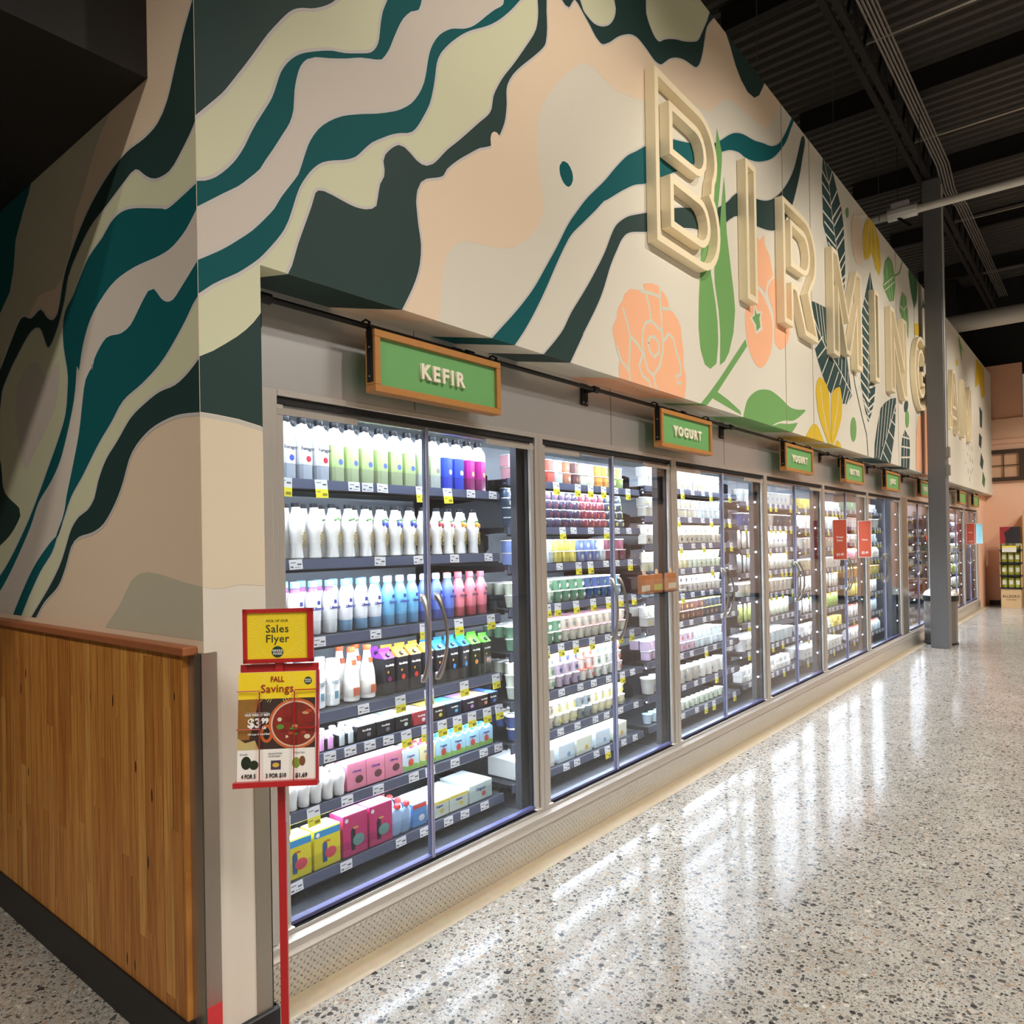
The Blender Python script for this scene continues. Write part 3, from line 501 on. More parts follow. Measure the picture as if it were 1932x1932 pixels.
def paint(mb,data,conv,rects,step=.00002,off=.0004,under=None):
    d=off
    for c,s,txt in data:
        v=[int(t)/1000 for t in txt.split()]; P=list(zip(v[::2],v[1::2]))
        polys=stroke(P,-s*1.6) if s<0 else [spline(P) if s==1 else P]
        jobs=[(c,Q,0) for Q in polys]
        if s==1 and c in ('teal','dark') and len(P)>12: jobs=[('outline',q,-step/2) for q in stroke(polys[0]+polys[0][:1],.020)]+jobs
        for c,Q,dd in jobs:
            dsave=d; d=d+dd
            for (a0,a1,z0,z1) in rects:
                K=clip(clip(clip(clip(Q,0,a0,1),0,a1,-1),1,z0,1),1,z1,-1)
                K=[p for i,p in enumerate(K) if math.dist(p,K[i-1])>1e-5]
                if len(K)<3: continue
                n=len(K); r=geometry.delaunay_2d_cdt([Vector(p) for p in K],[(i,(i+1)%n) for i in range(n)],[list(range(n))],1,1e-6)
                mb.add([conv(p,d) for p in r[0]],[list(t) for t in r[2]],PAINT[c])
            d=dsave
            if under and s>=0 and dd==0:
                z0=under+.00437; xs=[]
                for i in range(len(Q)):
                    p,q=Q[i-1],Q[i]
                    if (p[1]-z0)*(q[1]-z0)<0: xs.append(p[0]+(q[0]-p[0])*(z0-p[1])/(q[1]-p[1]))
                xs.sort()
                for a,b in zip(xs[::2],xs[1::2]):
                    lo,hi=1.262,17.7; w0=.19; k=1.14*w0
                    a=max(a,lo); b=min(b,hi)
                    if b<=a: continue
                    mb.add([(-2.003,a,under-d),(-2.003,b,under-d),(-2.003-w0,max(lo,b-k),under-d),(-2.003-w0,max(lo,a-k),under-d)],[(0,1,2,3)],PAINT[c])
        d+=step
# ---------------------------------------------------------------- room shell
def S(name,mb,kind='structure',smooth=False): return link(name,mb.mesh(name,smooth),kind=kind)
YF=18.9; YE=17.75
mb=MB().box(-8,9,-7,YF+.3,-.1,0,FLOOR); S('floor',mb)
XW=-2.003
mb=MB(); B_=PAINT['base']
mb.box(XW-.5,XW,1.0575,1.255,0,2.365,B_); mb.box(XW-1.2,XW,1.0575,YF,2.365,4.98,B_)
paint(mb,MURAL_FRONT,lambda p,d:(XW+d,p[0],p[1]),[(1.0575,1.2549,0,2.365),(1.0575,YF,2.365,4.98)],under=2.365)
for sy in (5.93,6.62,9.9,10.95): mb.box(XW,XW+.0042,sy,sy+.003,2.3655,4.979,mat('#a9a08c',.6,name='panel_seam'))
S('wall_front',mb)
mb=MB(); mb.box(-8,XW,1.0562,1.0574,0,4.98,PAINT['peach']); mb.box(-8,XW,1.0562,1.2,4.98,7.3,PAINT['dark'])
paint(mb,MURAL_SIDE,lambda p,d:(p[0],1.0561-d,p[1]),[(-8,XW-.0004,1.24,4.98)])
S('wall_left',mb)
# far wall
PEACH=mat('#f0c2a2',.6,name='peach_wall',var=.12); PEACHD=mat('#dda685',.6,name='peach_wall_upper',var=.12)
mb=MB().box(-2.6,9,YF,YF+.2,0,4.0,PEACH).box(-2.6,-1.45,YF+.05,YF+.2,4.0,5.17,PEACHD).box(-1.45,9,YF+.7,YF+.9,4.0,5.1,PEACHD).box(-3.3,9,YF+.91,YF+1.1,5.1,7.3,mat('#14120f',.7,name='black_upper_wall')).box(-3.3,-2.61,YF,YF+.9,4,7.3,mat('#14120f',.7,name='black_upper_wall')); S('wall_back',mb)
mb=MB()
for z in (3.45,3.56): mb.box(-2.2,9,YF-.02,YF,z,z+.012,PEACHD)
S('trim_1',mb)
S('baseboard_back',MB().box(-2.1,9,YF-.015,YF,0,.1,BLACK))
WALLR=mat('#c9c2b8',.6,name='side_wall')
S('wall_right',MB().box(9,9.2,-7,YF+.3,0,7.3,WALLR)); S('wall_rear',MB().box(-8,9.2,-7.2,-7,0,7.3,WALLR)); S('wall_side',MB().box(-8.2,-8,-7.2,1.2,0,7.3,WALLR))
# ceiling deck: corrugated sheet, ribs run along x
mb=MB(); y=-7.0; K=m_deck(); prof=[]
while y<YF+1.2: prof+=[(y,7.3),(y+.07,7.3),(y+.09,7.25),(y+.16,7.25)]; y+=.18
vs=[];fs=[]
for i,(a,z) in enumerate(prof): vs+=[(-8,a,z),(9.2,a,z)]
for i in range(len(prof)-1): fs.append((2*i,2*i+1,2*i+3,2*i+2))
mb.add(vs,fs,K); mb.box(-8,9.2,-7,YF+1.2,7.36,7.4,K); S('ceiling',mb)
# wood wainscot on the left wall
S('trim_2',MB().box(-8,-2.075,1.030,1.0555,.13,1.195,PLANK))
CAPW=mat('#a8663f',.45,name='cap_wood',var=.25)
S('trim_3',MB().box(-8,-2.035,1.012,1.0555,1.197,1.222,CAPW,.003))
S('baseboard_left',MB().box(-8,-2.06,1.022,1.0555,0,.145,BLACK))
S('baseboard_front',MB().box(-2.04,-1.985,1.13,1.275,0,.105,BLACK,.004).box(-2.2,-2.0,1.2555,1.275,0,.105,BLACK))
g=MB().box(-2.075,-2.001,1.046,1.0556,0,1.205,GUARD).box(-2.003,-1.996,1.046,1.092,0,1.205,GUARD); S('trim_4',g)
g=MB().box(-2.003,-1.998,1.205,1.258,.105,1.19,GUARD).box(-2.15,-1.998,1.2552,1.259,.105,1.19,GUARD); S('trim_5',g)
o=link('guard_reflection',MB().box(-1.9958,-1.9948,1.047,1.0915,.0,.205,mat('#c4393b',.35,name='reflection_red')).mesh('t'),label='red reflection painted low on the steel corner guard',cat='reflection')  # thin red patch imitates a red reflection in the guard steel
# stainless header above the doors, kick plate, sill, floor strip
mb=MB().box(-2.20,-2.175,1.2565,YE,2.0345,2.3645,STEEL); 
S('trim_6',mb)
mb=MB(); 
for y in (2.05,3.55,5.1,6.6,8.1,9.6,11.6,13.6,15.6): mb.box(-2.1755,-2.1735,y,y+.003,2.045,2.364,mat('#6c665f',.4,.6,name='seam'))
S('trim_7',mb)
mb=MB()
mb.prism([(-2.6,0),(-2.13,0),(-2.13,.135),(-2.142,.142),(-2.6,.142)],1.257,YE,TREAD,'y'); S('trim_8',mb)
mb=MB(); mb.prism([(-2.20,.143),(-2.132,.143),(-2.128,.150),(-2.132,.157),(-2.138,.160),(-2.134,.170),(-2.138,.186),(-2.158,.199),(-2.164,.200),(-2.164,.190),(-2.20,.190)],1.257,YE,ALU,'y'); S('trim_9',mb)
STRIP=mat('#ab997c',.45,name='cove_strip',var=.25)
S('trim_10',MB().prism([(-2.1295,0.0005),(-2.04,0.0005),(-2.05,.003),(-2.1295,.012)],1.28,YE+.3,STRIP,'y'))
S('trim_11',MB().box(-2.6,-2.16,10.77,11.09,.2,2.03,m_brushed('steel_panel','#a59c8c',.35,True)))
S('trim_12',MB().box(-2.9,-2.14,YE-.02,YF,0,2.3645,PEACH))
S('trim_13',MB().box(-2.3,-2.14,1.257,1.375,.2,2.03,ALU,.002))
# black soffit box over the left wall
SOFF=mat('#1b1817',.6,name='soffit_black')
S('trim_14',MB().box(-8,-2.29,-4,1.0545,2.96,7.3,SOFF))
# ---------------------------------------------------------------- BIRMINGHAM letters
CRM=mat('#efdfbc',.5,name='letter_cream')
ZB,ZT=3.18,4.157; H_=ZT-ZB; XL=XW+.004
def arc(cx,cz,rx,rz,a0,a1,n=10): return [(cx+rx*math.cos(rad(a0+(a1-a0)*k/n)),cz+rz*math.sin(rad(a0+(a1-a0)*k/n))) for k in range(n+1)]
def letter(ch,y,wd,note):
    w_=.042; i=w_/2; T=.19; L=[]
    def c(pts): L.append([(y+a,ZB+b) for a,b in pts])
    h=H_-i
    if ch=='I': c([(i,i),(.19-i,i),(.19-i,h),(i,h)])
    elif ch=='B':
        c([(i,i)]+arc(wd-.27,.28,.25,.28-i,-90,55)+[(wd-.11,.50)]+arc(wd-.30,H_-.25,.25,.25-i,-35,90)+[(i,h)])
        c([(.19,.15)]+arc(wd-.30,.28,.13,.13,-90,90,8)+[(.19,.41)]); c([(.19,.57)]+arc(wd-.34,H_-.27,.13,.13,-90,90,8)+[(.19,.835)])
    elif ch=='R':
        c([(i,i),(.19,i),(.19,.33),(.30,.33),(.52,i),(wd-i,i),(wd-.24,.36)]+arc(wd-.33,.68,.29,.30-i,-55,90)+[(i,h)])
        c([(.19,.50)]+arc(wd-.36,.67,.15,.16,-90,90,8)+[(.19,.83)])
    elif ch=='M': c([(i,i),(.18,i),(.18,.60),(wd/2-.06,.10),(wd/2+.06,.10),(wd-.18,.60),(wd-.18,i),(wd-i,i),(wd-i,h),(wd-.17,h),(wd/2,.42),(.17,h),(i,h)])
    elif ch=='N': c([(i,i),(.18,i),(.18,.60),(wd-.19,i),(wd-i,i),(wd-i,h),(wd-.18,h),(wd-.18,.38),(.19,h),(i,h)])
    elif ch=='G':
        c(arc(wd/2,H_/2,wd/2-i,H_/2-i,40,270,22)+arc(wd/2,H_/2,wd/2-i,H_/2-i,275,345,8)+[(wd-i,.50),(wd/2+.03,.50),(wd/2+.03,.36),(wd-.2,.36)]+arc(wd/2,H_/2,wd/2-.19,H_/2-.19,-30,-90,8)+arc(wd/2,H_/2,wd/2-.19,H_/2-.19,-95,-325,20))
    elif ch=='H': c([(i,i),(.18,i),(.18,.40),(wd-.18,.40),(wd-.18,i),(wd-i,i),(wd-i,h),(wd-.18,h),(wd-.18,.58),(.18,.58),(.18,h),(i,h)])
    elif ch=='A':
        c([(i,i),(.18,i),(.25,.22),(wd-.25,.22),(wd-.18,i),(wd-i,i),(wd/2+.10,h),(wd/2-.10,h)]); c([(.30,.38),(wd-.30,.38),(wd/2,.76)])
    m=MB()
    for q in L: m.ring_stroke(q,w_,XL,XL+.062,CRM)
    link('sign_letter',m.mesh('sign_letter'),label=note,cat='letter')
x=3.69
for ch,y,wd,note in [('B',3.69,.86,'large raised cream outline letter B, first and biggest on the mural'),('I',5.0,.19,'raised cream outline letter I between the B and the R'),('R',5.74,.84,'raised cream outline letter R above the berries'),
    ('M',7.03,1.0,'raised cream outline letter M over the striped leaf'),('I',8.56,.19,'raised cream outline letter I between the M and the N'),('N',9.29,.86,'raised cream outline letter N below the green striped leaf'),
    ('G',10.62,.86,'rounded raised cream outline letter G beside the grey column'),('H',11.95,.84,'raised cream outline letter H hidden behind the grey column'),('A',13.2,.9,'raised cream outline letter A just past the grey column'),('M',14.5,1.0,'last raised cream outline letter M nearest the peach wall')]:
    letter(ch,y,wd,note)
# ---------------------------------------------------------------- hanging department signs on the black rail
OAK=mat('#bf8444',.42,name='oak_frame',var=.3); GRN=mat('#6ba663',.5,name='sign_green'); LET=mat('#ece5cc',.45,name='sign_letter_cream')
ZR=2.305; XR=-2.10
rail=empty('sign_rail',(XR,1.3,ZR),'long black pipe rail running under the mural bulkhead above the coolers','rail')
m=MB().tube([(0,0,0),(0,YE-1.35,0)],.011,IRON,8); link('pipe',m.mesh('pipe',True),rail)
br=MB().box(-.074,-.066,-.03,.03,-.075,.04,IRON).tube([(-.07,0,0),(0,0,0)],.012,IRON).tube([(0,-.02,0),(0,.02,0)],.018,IRON,10).lathe([(.006,0),(.006,.004)],mat('#b9b4aa',.3,.8),8,(-.066,-.015,-.06),ax='x').lathe([(.006,0),(.006,.004)],mat('#b9b4aa',.3,.8),8,(-.066,.015,-.06),ax='x')
brm=br.mesh('bracket')
for y in (1.33,2.30,3.28,4.30,5.05,6.38,7.35,8.0,9.1,9.9,10.9,12.2,13.4,14.5,15.9,17.2): link('bracket',brm,rail,(0,y-1.3,0))
def dept_sign(y0,text,label,size=.085):
    W_,D_,Z0,Z1=.70,.055,2.058,2.283
    o=empty('department_sign',(-2.04-D_/2,y0+W_/2,Z0),label,'sign','hanging department signs')
    h=W_/2; f=.026; d=D_/2; H2=Z1-Z0
    m=MB(); 
    for a in ((-h,h,0,f),(-h,h,H2-f,H2)): m.box(-d,d,a[0],a[1],a[2],a[3],OAK,.0015)
    for a in ((-h,-h+f),(h-f,h)): m.box(-d,d,a[0],a[1],f+.0005,H2-f-.0005,OAK,.0015)
    link('frame',m.mesh('frame'),o)
    link('panel',MB().box(-d+.004,d-.014,-h+f+.0005,h-f-.0005,f+.0005,H2-f-.0005,GRN).mesh('panel'),o)
    if text: link('lettering',text_mesh(text,size,.012,LET,.0028,space=1.28),o,(d-.0135,0,H2/2-.004))
    for s in (-1,1):
        m=MB(); ya,yb=sorted((s*(h+.0004),s*(h+.004)))
        m.box(-.016,.016,ya,yb,H2*.16,H2+.012,IRON,.001); m.box(-.006,.006,ya,yb,H2+.01,H2+.03,IRON)
        for q in (.25,.72): m.lathe([(.004,0),(.004,.0015)],mat('#b9b4aa',.3,.8),6,(0,s*(h+.004) if s>0 else -h-.0055,H2*q),ax='y')
        m.tube([(0,s*(h+.002),H2+.028),(-.02,s*(h+.002),H2+.04),(-.04,s*(h+.002),H2+.036),(-.046,s*(h+.002),H2+.02)],.004,IRON,6)
        link('strap',m.mesh('strap'),o)
    return o
for a in [(1.735,'KEFIR','green KEFIR sign in an oak frame above the first cooler',.080),(3.90,'YOGURT','green YOGURT sign in an oak frame, the nearer of two, above the second cooler',.080),
    (6.02,'YOGURT','green YOGURT sign in an oak frame, the farther of two, next before BUTTER',.080),(7.73,'BUTTER','small green BUTTER sign in an oak frame',.080),(9.43,'JUICE','green JUICE sign in an oak frame before the grey column',.080),
    (11.40,'JUICE','green JUICE sign partly hidden by the grey column',.080),(14.76,'','green oak framed sign past the grey column, left of the last one',.080),(16.40,'','last green oak framed sign beside the peach wall',.080)]: dept_sign(*a)
# ---------------------------------------------------------------- coolers
UNITS=[(1.378,2.855),(2.858,4.272),(4.276,5.868),(5.872,7.396),(7.40,9.045),(9.05,10.768),(11.095,12.74),(12.745,14.39),(14.395,16.05),(16.055,17.70)]
ZS=[[1.762,1.455,1.153,.856,.700,.508,.252],
    [1.836,1.588,1.388,1.168,.942,.690,.475,.270],
    [1.870,1.668,1.480,1.300,1.125,.926,.700,.475,.277]]
ZS+=[[1.82,1.62,1.42,1.22,1.02,.80,.56,.30],[1.80,1.60,1.40,1.18,.96,.74,.52,.29],[1.82,1.63,1.44,1.24,1.03,.80,.55,.30],[1.78,1.55,1.34,1.12,.90,.66,.42,.25]]
ZS+=[ZS[3],ZS[4],ZS[3]]
XF,XG,XS=-2.158,-2.185,-2.385
RAILC=mat('#4f5468',.3,spec=.7,name='price_rail'); TAGW=mat('#e9e9ec',.45,name='tag_white'); TAGY=mat('#e8dc3a',.45,name='tag_yellow'); INK=mat('#5b6068',.6,name='ink'); UPR=mat('#23262c',.5,name='upright')
tg=MB().box(0,.0012,-.029,.029,-.018,.019,TAGW).box(.0012,.0014,-.022,.0,.006,.009,INK).box(.0012,.0014,.006,.024,-.003,.003,INK).box(.0012,.0014,-.024,-.012,-.012,-.006,INK).box(.0012,.0014,-.006,.02,-.012,-.010,INK)
TAG1=tg.mesh('price_tag')
tg=MB().box(0,.0012,-.029,.029,-.018,.019,TAGW).box(.0012,.0014,-.022,.0,.006,.009,INK).box(.0012,.0014,.006,.024,-.003,.003,INK).box(.0006,.0018,-.029,.029,-.052,-.018,TAGY).box(.0018,.002,.002,.024,-.045,-.034,mat('#8a7f1c',.5,name='ink_olive')).box(.0018,.002,-.024,-.006,-.03,-.027,INK)
TAG2=tg.mesh('price_tag')
DOT=[]
def cooler(n,y0,y1,zs,ord_):
    W_=y1-y0
    o=empty('glass_door_cooler',(-2.6,y0+W_/2,.15),'stainless glass door cooler, %s'%ord_,'cooler','glass door coolers')
    ox,oy,oz=-o.location.x,-o.location.y,-o.location.z
    def P(name,mb,smooth=False,par=None):
        c=link(name,mb.mesh(name,smooth),par or o)
        if par is None: c.location=(ox,oy,oz)
        return c
    # insulated box
    m=MB().box(-3.02,-3.0,y0,y1,.17,2.1,LINER); m.box(-3.02,-2.205,y0,y1,2.10,2.12,WHITE); m.box(-2.245,-2.24,y0,y1,2.04,2.10,LINERD); m.box(-3.02,-2.24,y0,y1,.142,.17,LINERD)
    for a,b in ((y0,y0+.004),(y1-.004,y1)):
        if (n==0 and a==y0) or (n==5 and b==y1) or (n==6 and a==y0) or (n==9 and b==y1): m.box(-3.0,-2.24,a,b,.17,2.1,LINERD)
    P('liner',m)
    # outer frame
    p=.030; m=MB(); m.box(-2.24,XF,y0,y0+p,.2,2.034,ALU,.002); m.box(-2.24,XF,y1-p,y1,.2,2.034,ALU,.002); m.box(-2.24,XF,y0+p,y1-p,2.012,2.034,ALU,.002); m.box(XG+.022,XF-.002,y0+p,y1-p,.2005,.212,ALU)
    P('frame',m)
    m=MB(); m.box(-2.24,XF-.012,y0+p,y1-p,1.988,2.011,GASKET); m.box(-2.24,XG-.004,y0+p,y0+p+.014,.215,1.972,GASKET); m.box(-2.24,XG-.004,y1-p-.014,y1-p,.215,1.972,GASKET); m.box(-2.24,XG+.020,y0+p+.0145,y1-p-.0145,.2005,.2135,GASKET); P('gasket',m)
    P('mullion',MB().box(-2.26,-2.222,y1-p-.07,y1-p-.015,.216,1.98,UPR)); P('mullion',MB().box(-2.26,-2.222,y0+p+.015,y0+p+.05,.216,1.98,UPR))
    if n==0: DOT.append(MB().lathe([(.0005,0),(.006,.001),(.006,.003),(.0005,.004)],LED,8,ax='x').mesh('glint_dot'))  # glowing dots imitate highlights at the shelf ends, not lamps of the cooler
    for k in range(8 if n>1 else 0): link('glint_dot',DOT[0],o,(ox-2.221,oy+y1-p-.04,oz+.40+k*.2))
    ym=(y0+y1)/2
    for s,(a,b) in ((-1,(y0+p+.003,ym-.001)),(1,(ym+.001,y1-p-.003))):
        d=MB(); so,si=.026,.007
        zo,zt=.220,1.985
        oa,ob=(a,a+so) if s<0 else (b-so,b); ia,ib=(b-si,b) if s<0 else (a,a+si)
        d.box(XG+.002,XG+.018,oa,ob,zo,zt,ALU,.002); d.box(XG-.018,XG+.002,oa,ob,zo,zt,GASKET); d.box(XG+.004,XG+.012,min(ia,ib),max(ia,ib),zo,zt,LEDBLUE,.002); d.box(XG-.014,XG+.004,min(ia,ib),max(ia,ib),zo,zt,mat('#4c4c60',.4,name='stile_core'))
        lo,hi=(ob,ia) if s<0 else (ib,oa)
        d.box(XG-.018,XG+.010,lo,hi,zo,zo+.012,mat('#4a4a70',.3,name='door_bottom')); d.box(XG-.018,XG+.008,lo,hi,zt-.014,zt,mat('#8d8a88',.35,.8,name='door_top'))
        dd=P('door',d)
        link('glass',MB().box(XG-.003,XG+.003,lo,hi,zo+.012,zt-.014,GLASS).mesh('glass'),dd)
        gh=MB(); hy0,hy1=(oa,oa+W_*.23) if s<0 else (ob-W_*.23,ob); gh.prism([(XG+.008,zt-.032),(XG+.02,zt-.035),(XG+.022,zt-.014),(XG+.008,zt-.008)],hy0,hy1,ALU,'y'); link('hinge_cover',gh.mesh('hinge_cover'),dd)
        hy=ym+s*.040; gh=MB(); zc0,zc1=.955,1.29
        pts=[];rr=[]
        for k in range(17):
            t=k/16; z=zc1+(zc0-zc1)*t; bow=math.sin(PI*t); pts.append((XG+.012+.045*bow**.7,hy+s*.012*bow,z)); rr.append(.0135-.0065*min(1,bow*1.6))
        gh.tube(pts,rr,mat('#aaa49b',.28,.9,name='handle_metal'),8); gh.box(XG+.003,XG+.016,hy-.012,hy+.012,zc0-.012,zc0+.02,ALU,.003); gh.box(XG+.003,XG+.016,hy-.012,hy+.012,zc1-.02,zc1+.012,ALU,.003)
        link('handle',gh.mesh('handle',True),dd)
        gh=MB().box(XG-.012,XG+.030,(oa+ob)/2-.02,(oa+ob)/2+.02,.2145,.222,ALU,.002); link('hinge',gh.mesh('hinge'),dd)
    # top canopy light
    P('canopy_light',MB().box(-2.30,-2.275,y0+.06,y1-.06,2.085,2.099,LED))
    # uprights at the end of the shelf run
    P('upright',MB().box(-2.99,-2.95,y0+.012,y0+.05,.171,1.99,UPR)); P('upright',MB().box(-2.99,-2.95,y1-.05,y1-.012,.171,1.99,UPR))
    rs=random.Random(n*7+1)
    ya,yb=y0+.028,y1-.045
    for i,z in enumerate(zs):
        last=i==len(zs)-1
        m=MB().box(-2.95,XS-.012,ya,yb,z-.022,z-.004,UPR).box(XS-.012,XS-.004,ya,yb,z-.050,z,UPR)
        for yy in (ya-.006,yb+.001): m.prism([(-2.96,z-.004),(XS-.03,z-.004),(XS-.03,z-.03),(-2.75,z-.05),(-2.96,z-.12)],yy,yy+.005,BLACK,'y')
        if n<3 and not last: m.prism([(-2.93,z+.0),(XS-.09,z),(XS-.07,z+.02),(XS-.07,z+.085),(XS-.11,z+.10),(-2.93,z+.10)],yb-.003,yb,BLACK,'y')
        sh=P('shelf',m)
        link('price_rail',MB().prism([(XS-.004,z),(XS,z),(XS+.006,z-.037),(XS+.002,z-.041),(XS-.004,z-.037)],ya,yb,RAILC,'y').mesh('price_rail'),sh)
        if i<len(zs)-1: link('led_strip',MB().box(XS-.034,XS-.016,ya+.03,yb-.03,z-.047,z-.041,LED).mesh('led_strip'),sh)
        if n<2 and i not in (4,5): link('clear_fence',MB().box(XS-.014,XS-.012,ya+.02,yb-.012,z+.001,z+(.062 if n==0 else .03),ACRYL).mesh('clear_fence'),sh)
        # price tags
        if n==0: tags={0:[(1.58,2),(1.74,2),(1.90,1),(1.97,1),(2.05,1),(2.27,2),(2.44,2),(2.60,1),(2.76,1)],1:[(1.62,1),(2.03,1),(2.25,1),(2.48,1),(2.72,1)],2:[(1.72,1),(2.0,1),(2.28,2),(2.50,2),(2.73,2)],
            3:[(1.93,1),(2.13,2),(2.30,2),(2.53,2),(2.76,2)],4:[(1.66,1),(1.76,1),(1.86,1),(1.96,1),(2.06,1),(2.16,2),(2.28,2),(2.38,2),(2.48,2),(2.58,2),(2.69,2),(2.78,2)],5:[(1.55,2),(1.68,2),(1.84,1),(2.0,1),(2.2,1),(2.3,1),(2.46,1),(2.66,1),(2.77,1)],6:[(1.60,1),(1.83,1),(2.12,1),(2.26,1),(2.41,1),(2.52,1),(2.66,1)]}[i]
        else:
            k=8 if n<3 else 10; tags=[(ya+.05+(yb-ya-.1)*(j+rs.uniform(-.2,.2)+.5)/k*1.0,2 if rs.random()<(.6 if i<5 else .25) else 1) for j in range(k)]
        for ty,kind_ in tags:
            t=link('price_tag',TAG2 if kind_==2 else TAG1,sh,(XS+.0065,ty,z-.019)); t.rotation_euler=(rs.uniform(-.05,.05),rs.uniform(-.12,0),0)
    return ya,yb
CORD=['nearest the painted pillar, stocked with bottles','second from the painted pillar, stocked with small cups','third from the painted pillar','fourth from the painted pillar, under the farther YOGURT sign','fifth from the painted pillar, with two orange sale flags','sixth from the painted pillar, ending at the bare steel panel',
 'first one past the bare steel panel, partly behind the grey column','hidden behind the grey column','second from the peach wall, past the grey column','last one, beside the peach wall']
RUN=[cooler(n,a,b,ZS[n],CORD[n]) for n,(a,b) in enumerate(UNITS)]
# ---------------------------------------------------------------- packaging
CAPB=mat('#14161c',.35,name='cap_black'); 
def C(h,r=.38,**k): return mat(h,r,**k)
def smart(mb,n,sm=True): return mb.mesh(n,sm)
def square_bottle(bodyc,lowc,bandc,text,tc,fruit):
    b=MB().lathe([(.026,0),(.033,.004),(.033,.075),(.033,.180),(.030,.198),(.018,.218),(.016,.226)],[C(lowc),C(lowc),C(bodyc)],16,sq=.85)
    cap=MB().lathe([(.018,.223),(.019,.226),(.019,.246),(.016,.249)],CAPB,14)
    lab=MB().lathe([(.0335,.062),(.0337,.064),(.0337,.150),(.0335,.152)],C(bandc),16,sq=.85,caps=False)
    subs=[]
    if text: subs.append(('lettering',shift(text_mesh(text,.021,.0008,C(tc),.0003),(.0345,0,.125))))
    subs.append(('picture',MB().lathe([(.0001,0),(.014,.0004),(.0001,.0008)],C(fruit),10,(.0338,.004,.085),ax='x',sx=.9,sy=.9).mesh('picture')))
    return Proto('milk_bottle',smart(b,'milk_bottle'),'bottle',[('cap',smart(cap,'cap')),('label',smart(lab,'label'),subs)])
def shift(me,v):
    me=me.copy(); me.transform(Matrix.Translation(v)); return me
def rot_shift(me,ang,v):
    me=me.copy(); me.transform(Matrix.Translation(v)@Matrix.Rotation(ang,4,'X')); return me
def curvy_bottle(fruit,leaf,tint='#f4f1ea'):
    b=MB().lathe([(.024,0),(.027,.004),(.023,.04),(.025,.075),(.032,.115),(.033,.135),(.028,.160),(.018,.188),(.016,.205)],C(tint),18)
    cap=MB().lathe([(.0175,.203),(.018,.205),(.018,.217),(.016,.219)],CAPB,14)
    parts=[('cap',smart(cap,'cap')),('lettering',rot_shift(text_mesh('Califia',.026,.001,C('#b99a4a'),.0003),PI/2,(.0300,.012,.075)))]
    if fruit:
        f=MB()
        for dy,dz,r in ((-.010,.142,.0125),(.010,.136,.013)): f.lathe([(.0002,0),(r*.8,.001),(r,.0025),(r*.7,.0045),(.0002,.0055)],C(fruit),12,(.0285,dy,dz),ax='x')
        parts.append(('picture',smart(f,'picture')))
    if leaf:
        f=MB()
        for dy,dz in ((.004,.158),(-.012,.155)): f.prism([(dy-.008,dz),(dy,dz+.005),(dy+.010,dz+.006),(dy+.002,dz-.003)],.0215,.0305,C(leaf))
        parts.append(('leaf_print',f.mesh('leaf_print')))
    return Proto('almond_milk_bottle',smart(b,'almond_milk_bottle'),'bottle',parts)
def kefir_bottle(body,neck,capc,base,brand='#3a3f8c'):
    b=MB().lathe([(.026,0),(.029,.004),(.029,.045),(.0305,.055),(.032,.125),(.030,.145),(.021,.168),(.0165,.180),(.0165,.190)],[C(base),C(base),C(body),C(body),C(body),C(body),C(neck)],18)
    cap=MB().lathe([(.0165,.186),(.019,.188),(.0185,.210),(.016,.2125)],C(capc),16)
    lab=MB().box(.0315,.0325,-.004,.010,.118,.134,C(brand)); 
    return Proto('kefir_bottle',smart(b,'kefir_bottle'),'bottle',[('cap',smart(cap,'cap')),('crest',lab.mesh('crest')),('lettering',shift(text_mesh('Lifeway',.018,.001,C(brand),.0005),(.0325,0,.102)))])
def gable_carton(side,top,text='GoodBelly',fruit='#c33'):
    w_=.033; h=.155
    b=MB().box(-w_,w_,-w_,w_,0,h,C(side),.002)
    t=MB(); vs=[(-w_,-w_,h),(w_,-w_,h),(w_,w_,h),(-w_,w_,h),(0,-w_,h+.030),(0,w_,h+.030),(0,-w_,h+.042),(0,w_,h+.042)]
    t.add(vs,[(0,1,4),(1,2,5,4),(2,3,5),(3,0,4,5),(4,5,7,6)],C(top)); t.box(-.0015,.0015,-w_,w_,h+.028,h+.043,C(top))
    cp=MB().lathe([(.011,0),(.011,.010),(.009,.012)],CAPB,12); me=smart(cp,'cap'); me.transform(Matrix.Translation((w_*.55,0,h+.010))@Matrix.Rotation(rad(48),4,'Y'))
    pic=MB().lathe([(.0001,0),(.012,.0006),(.0001,.001)],C(fruit),10,(w_+.0002,0,h*.42),ax='x').lathe([(.0001,0),(.006,.0007),(.0001,.0012)],C('#e0a63a'),8,(w_+.0002,-.010,h*.62),ax='x')
    return Proto('juice_carton',b.mesh('juice_carton'),'carton',[('gable_top',t.mesh('gable_top')),('cap',me),('picture',smart(pic,'picture')),('lettering',shift(text_mesh(text,.0125,.0008,WHITE,.0003),(w_+.0003,0,h*.80)))])
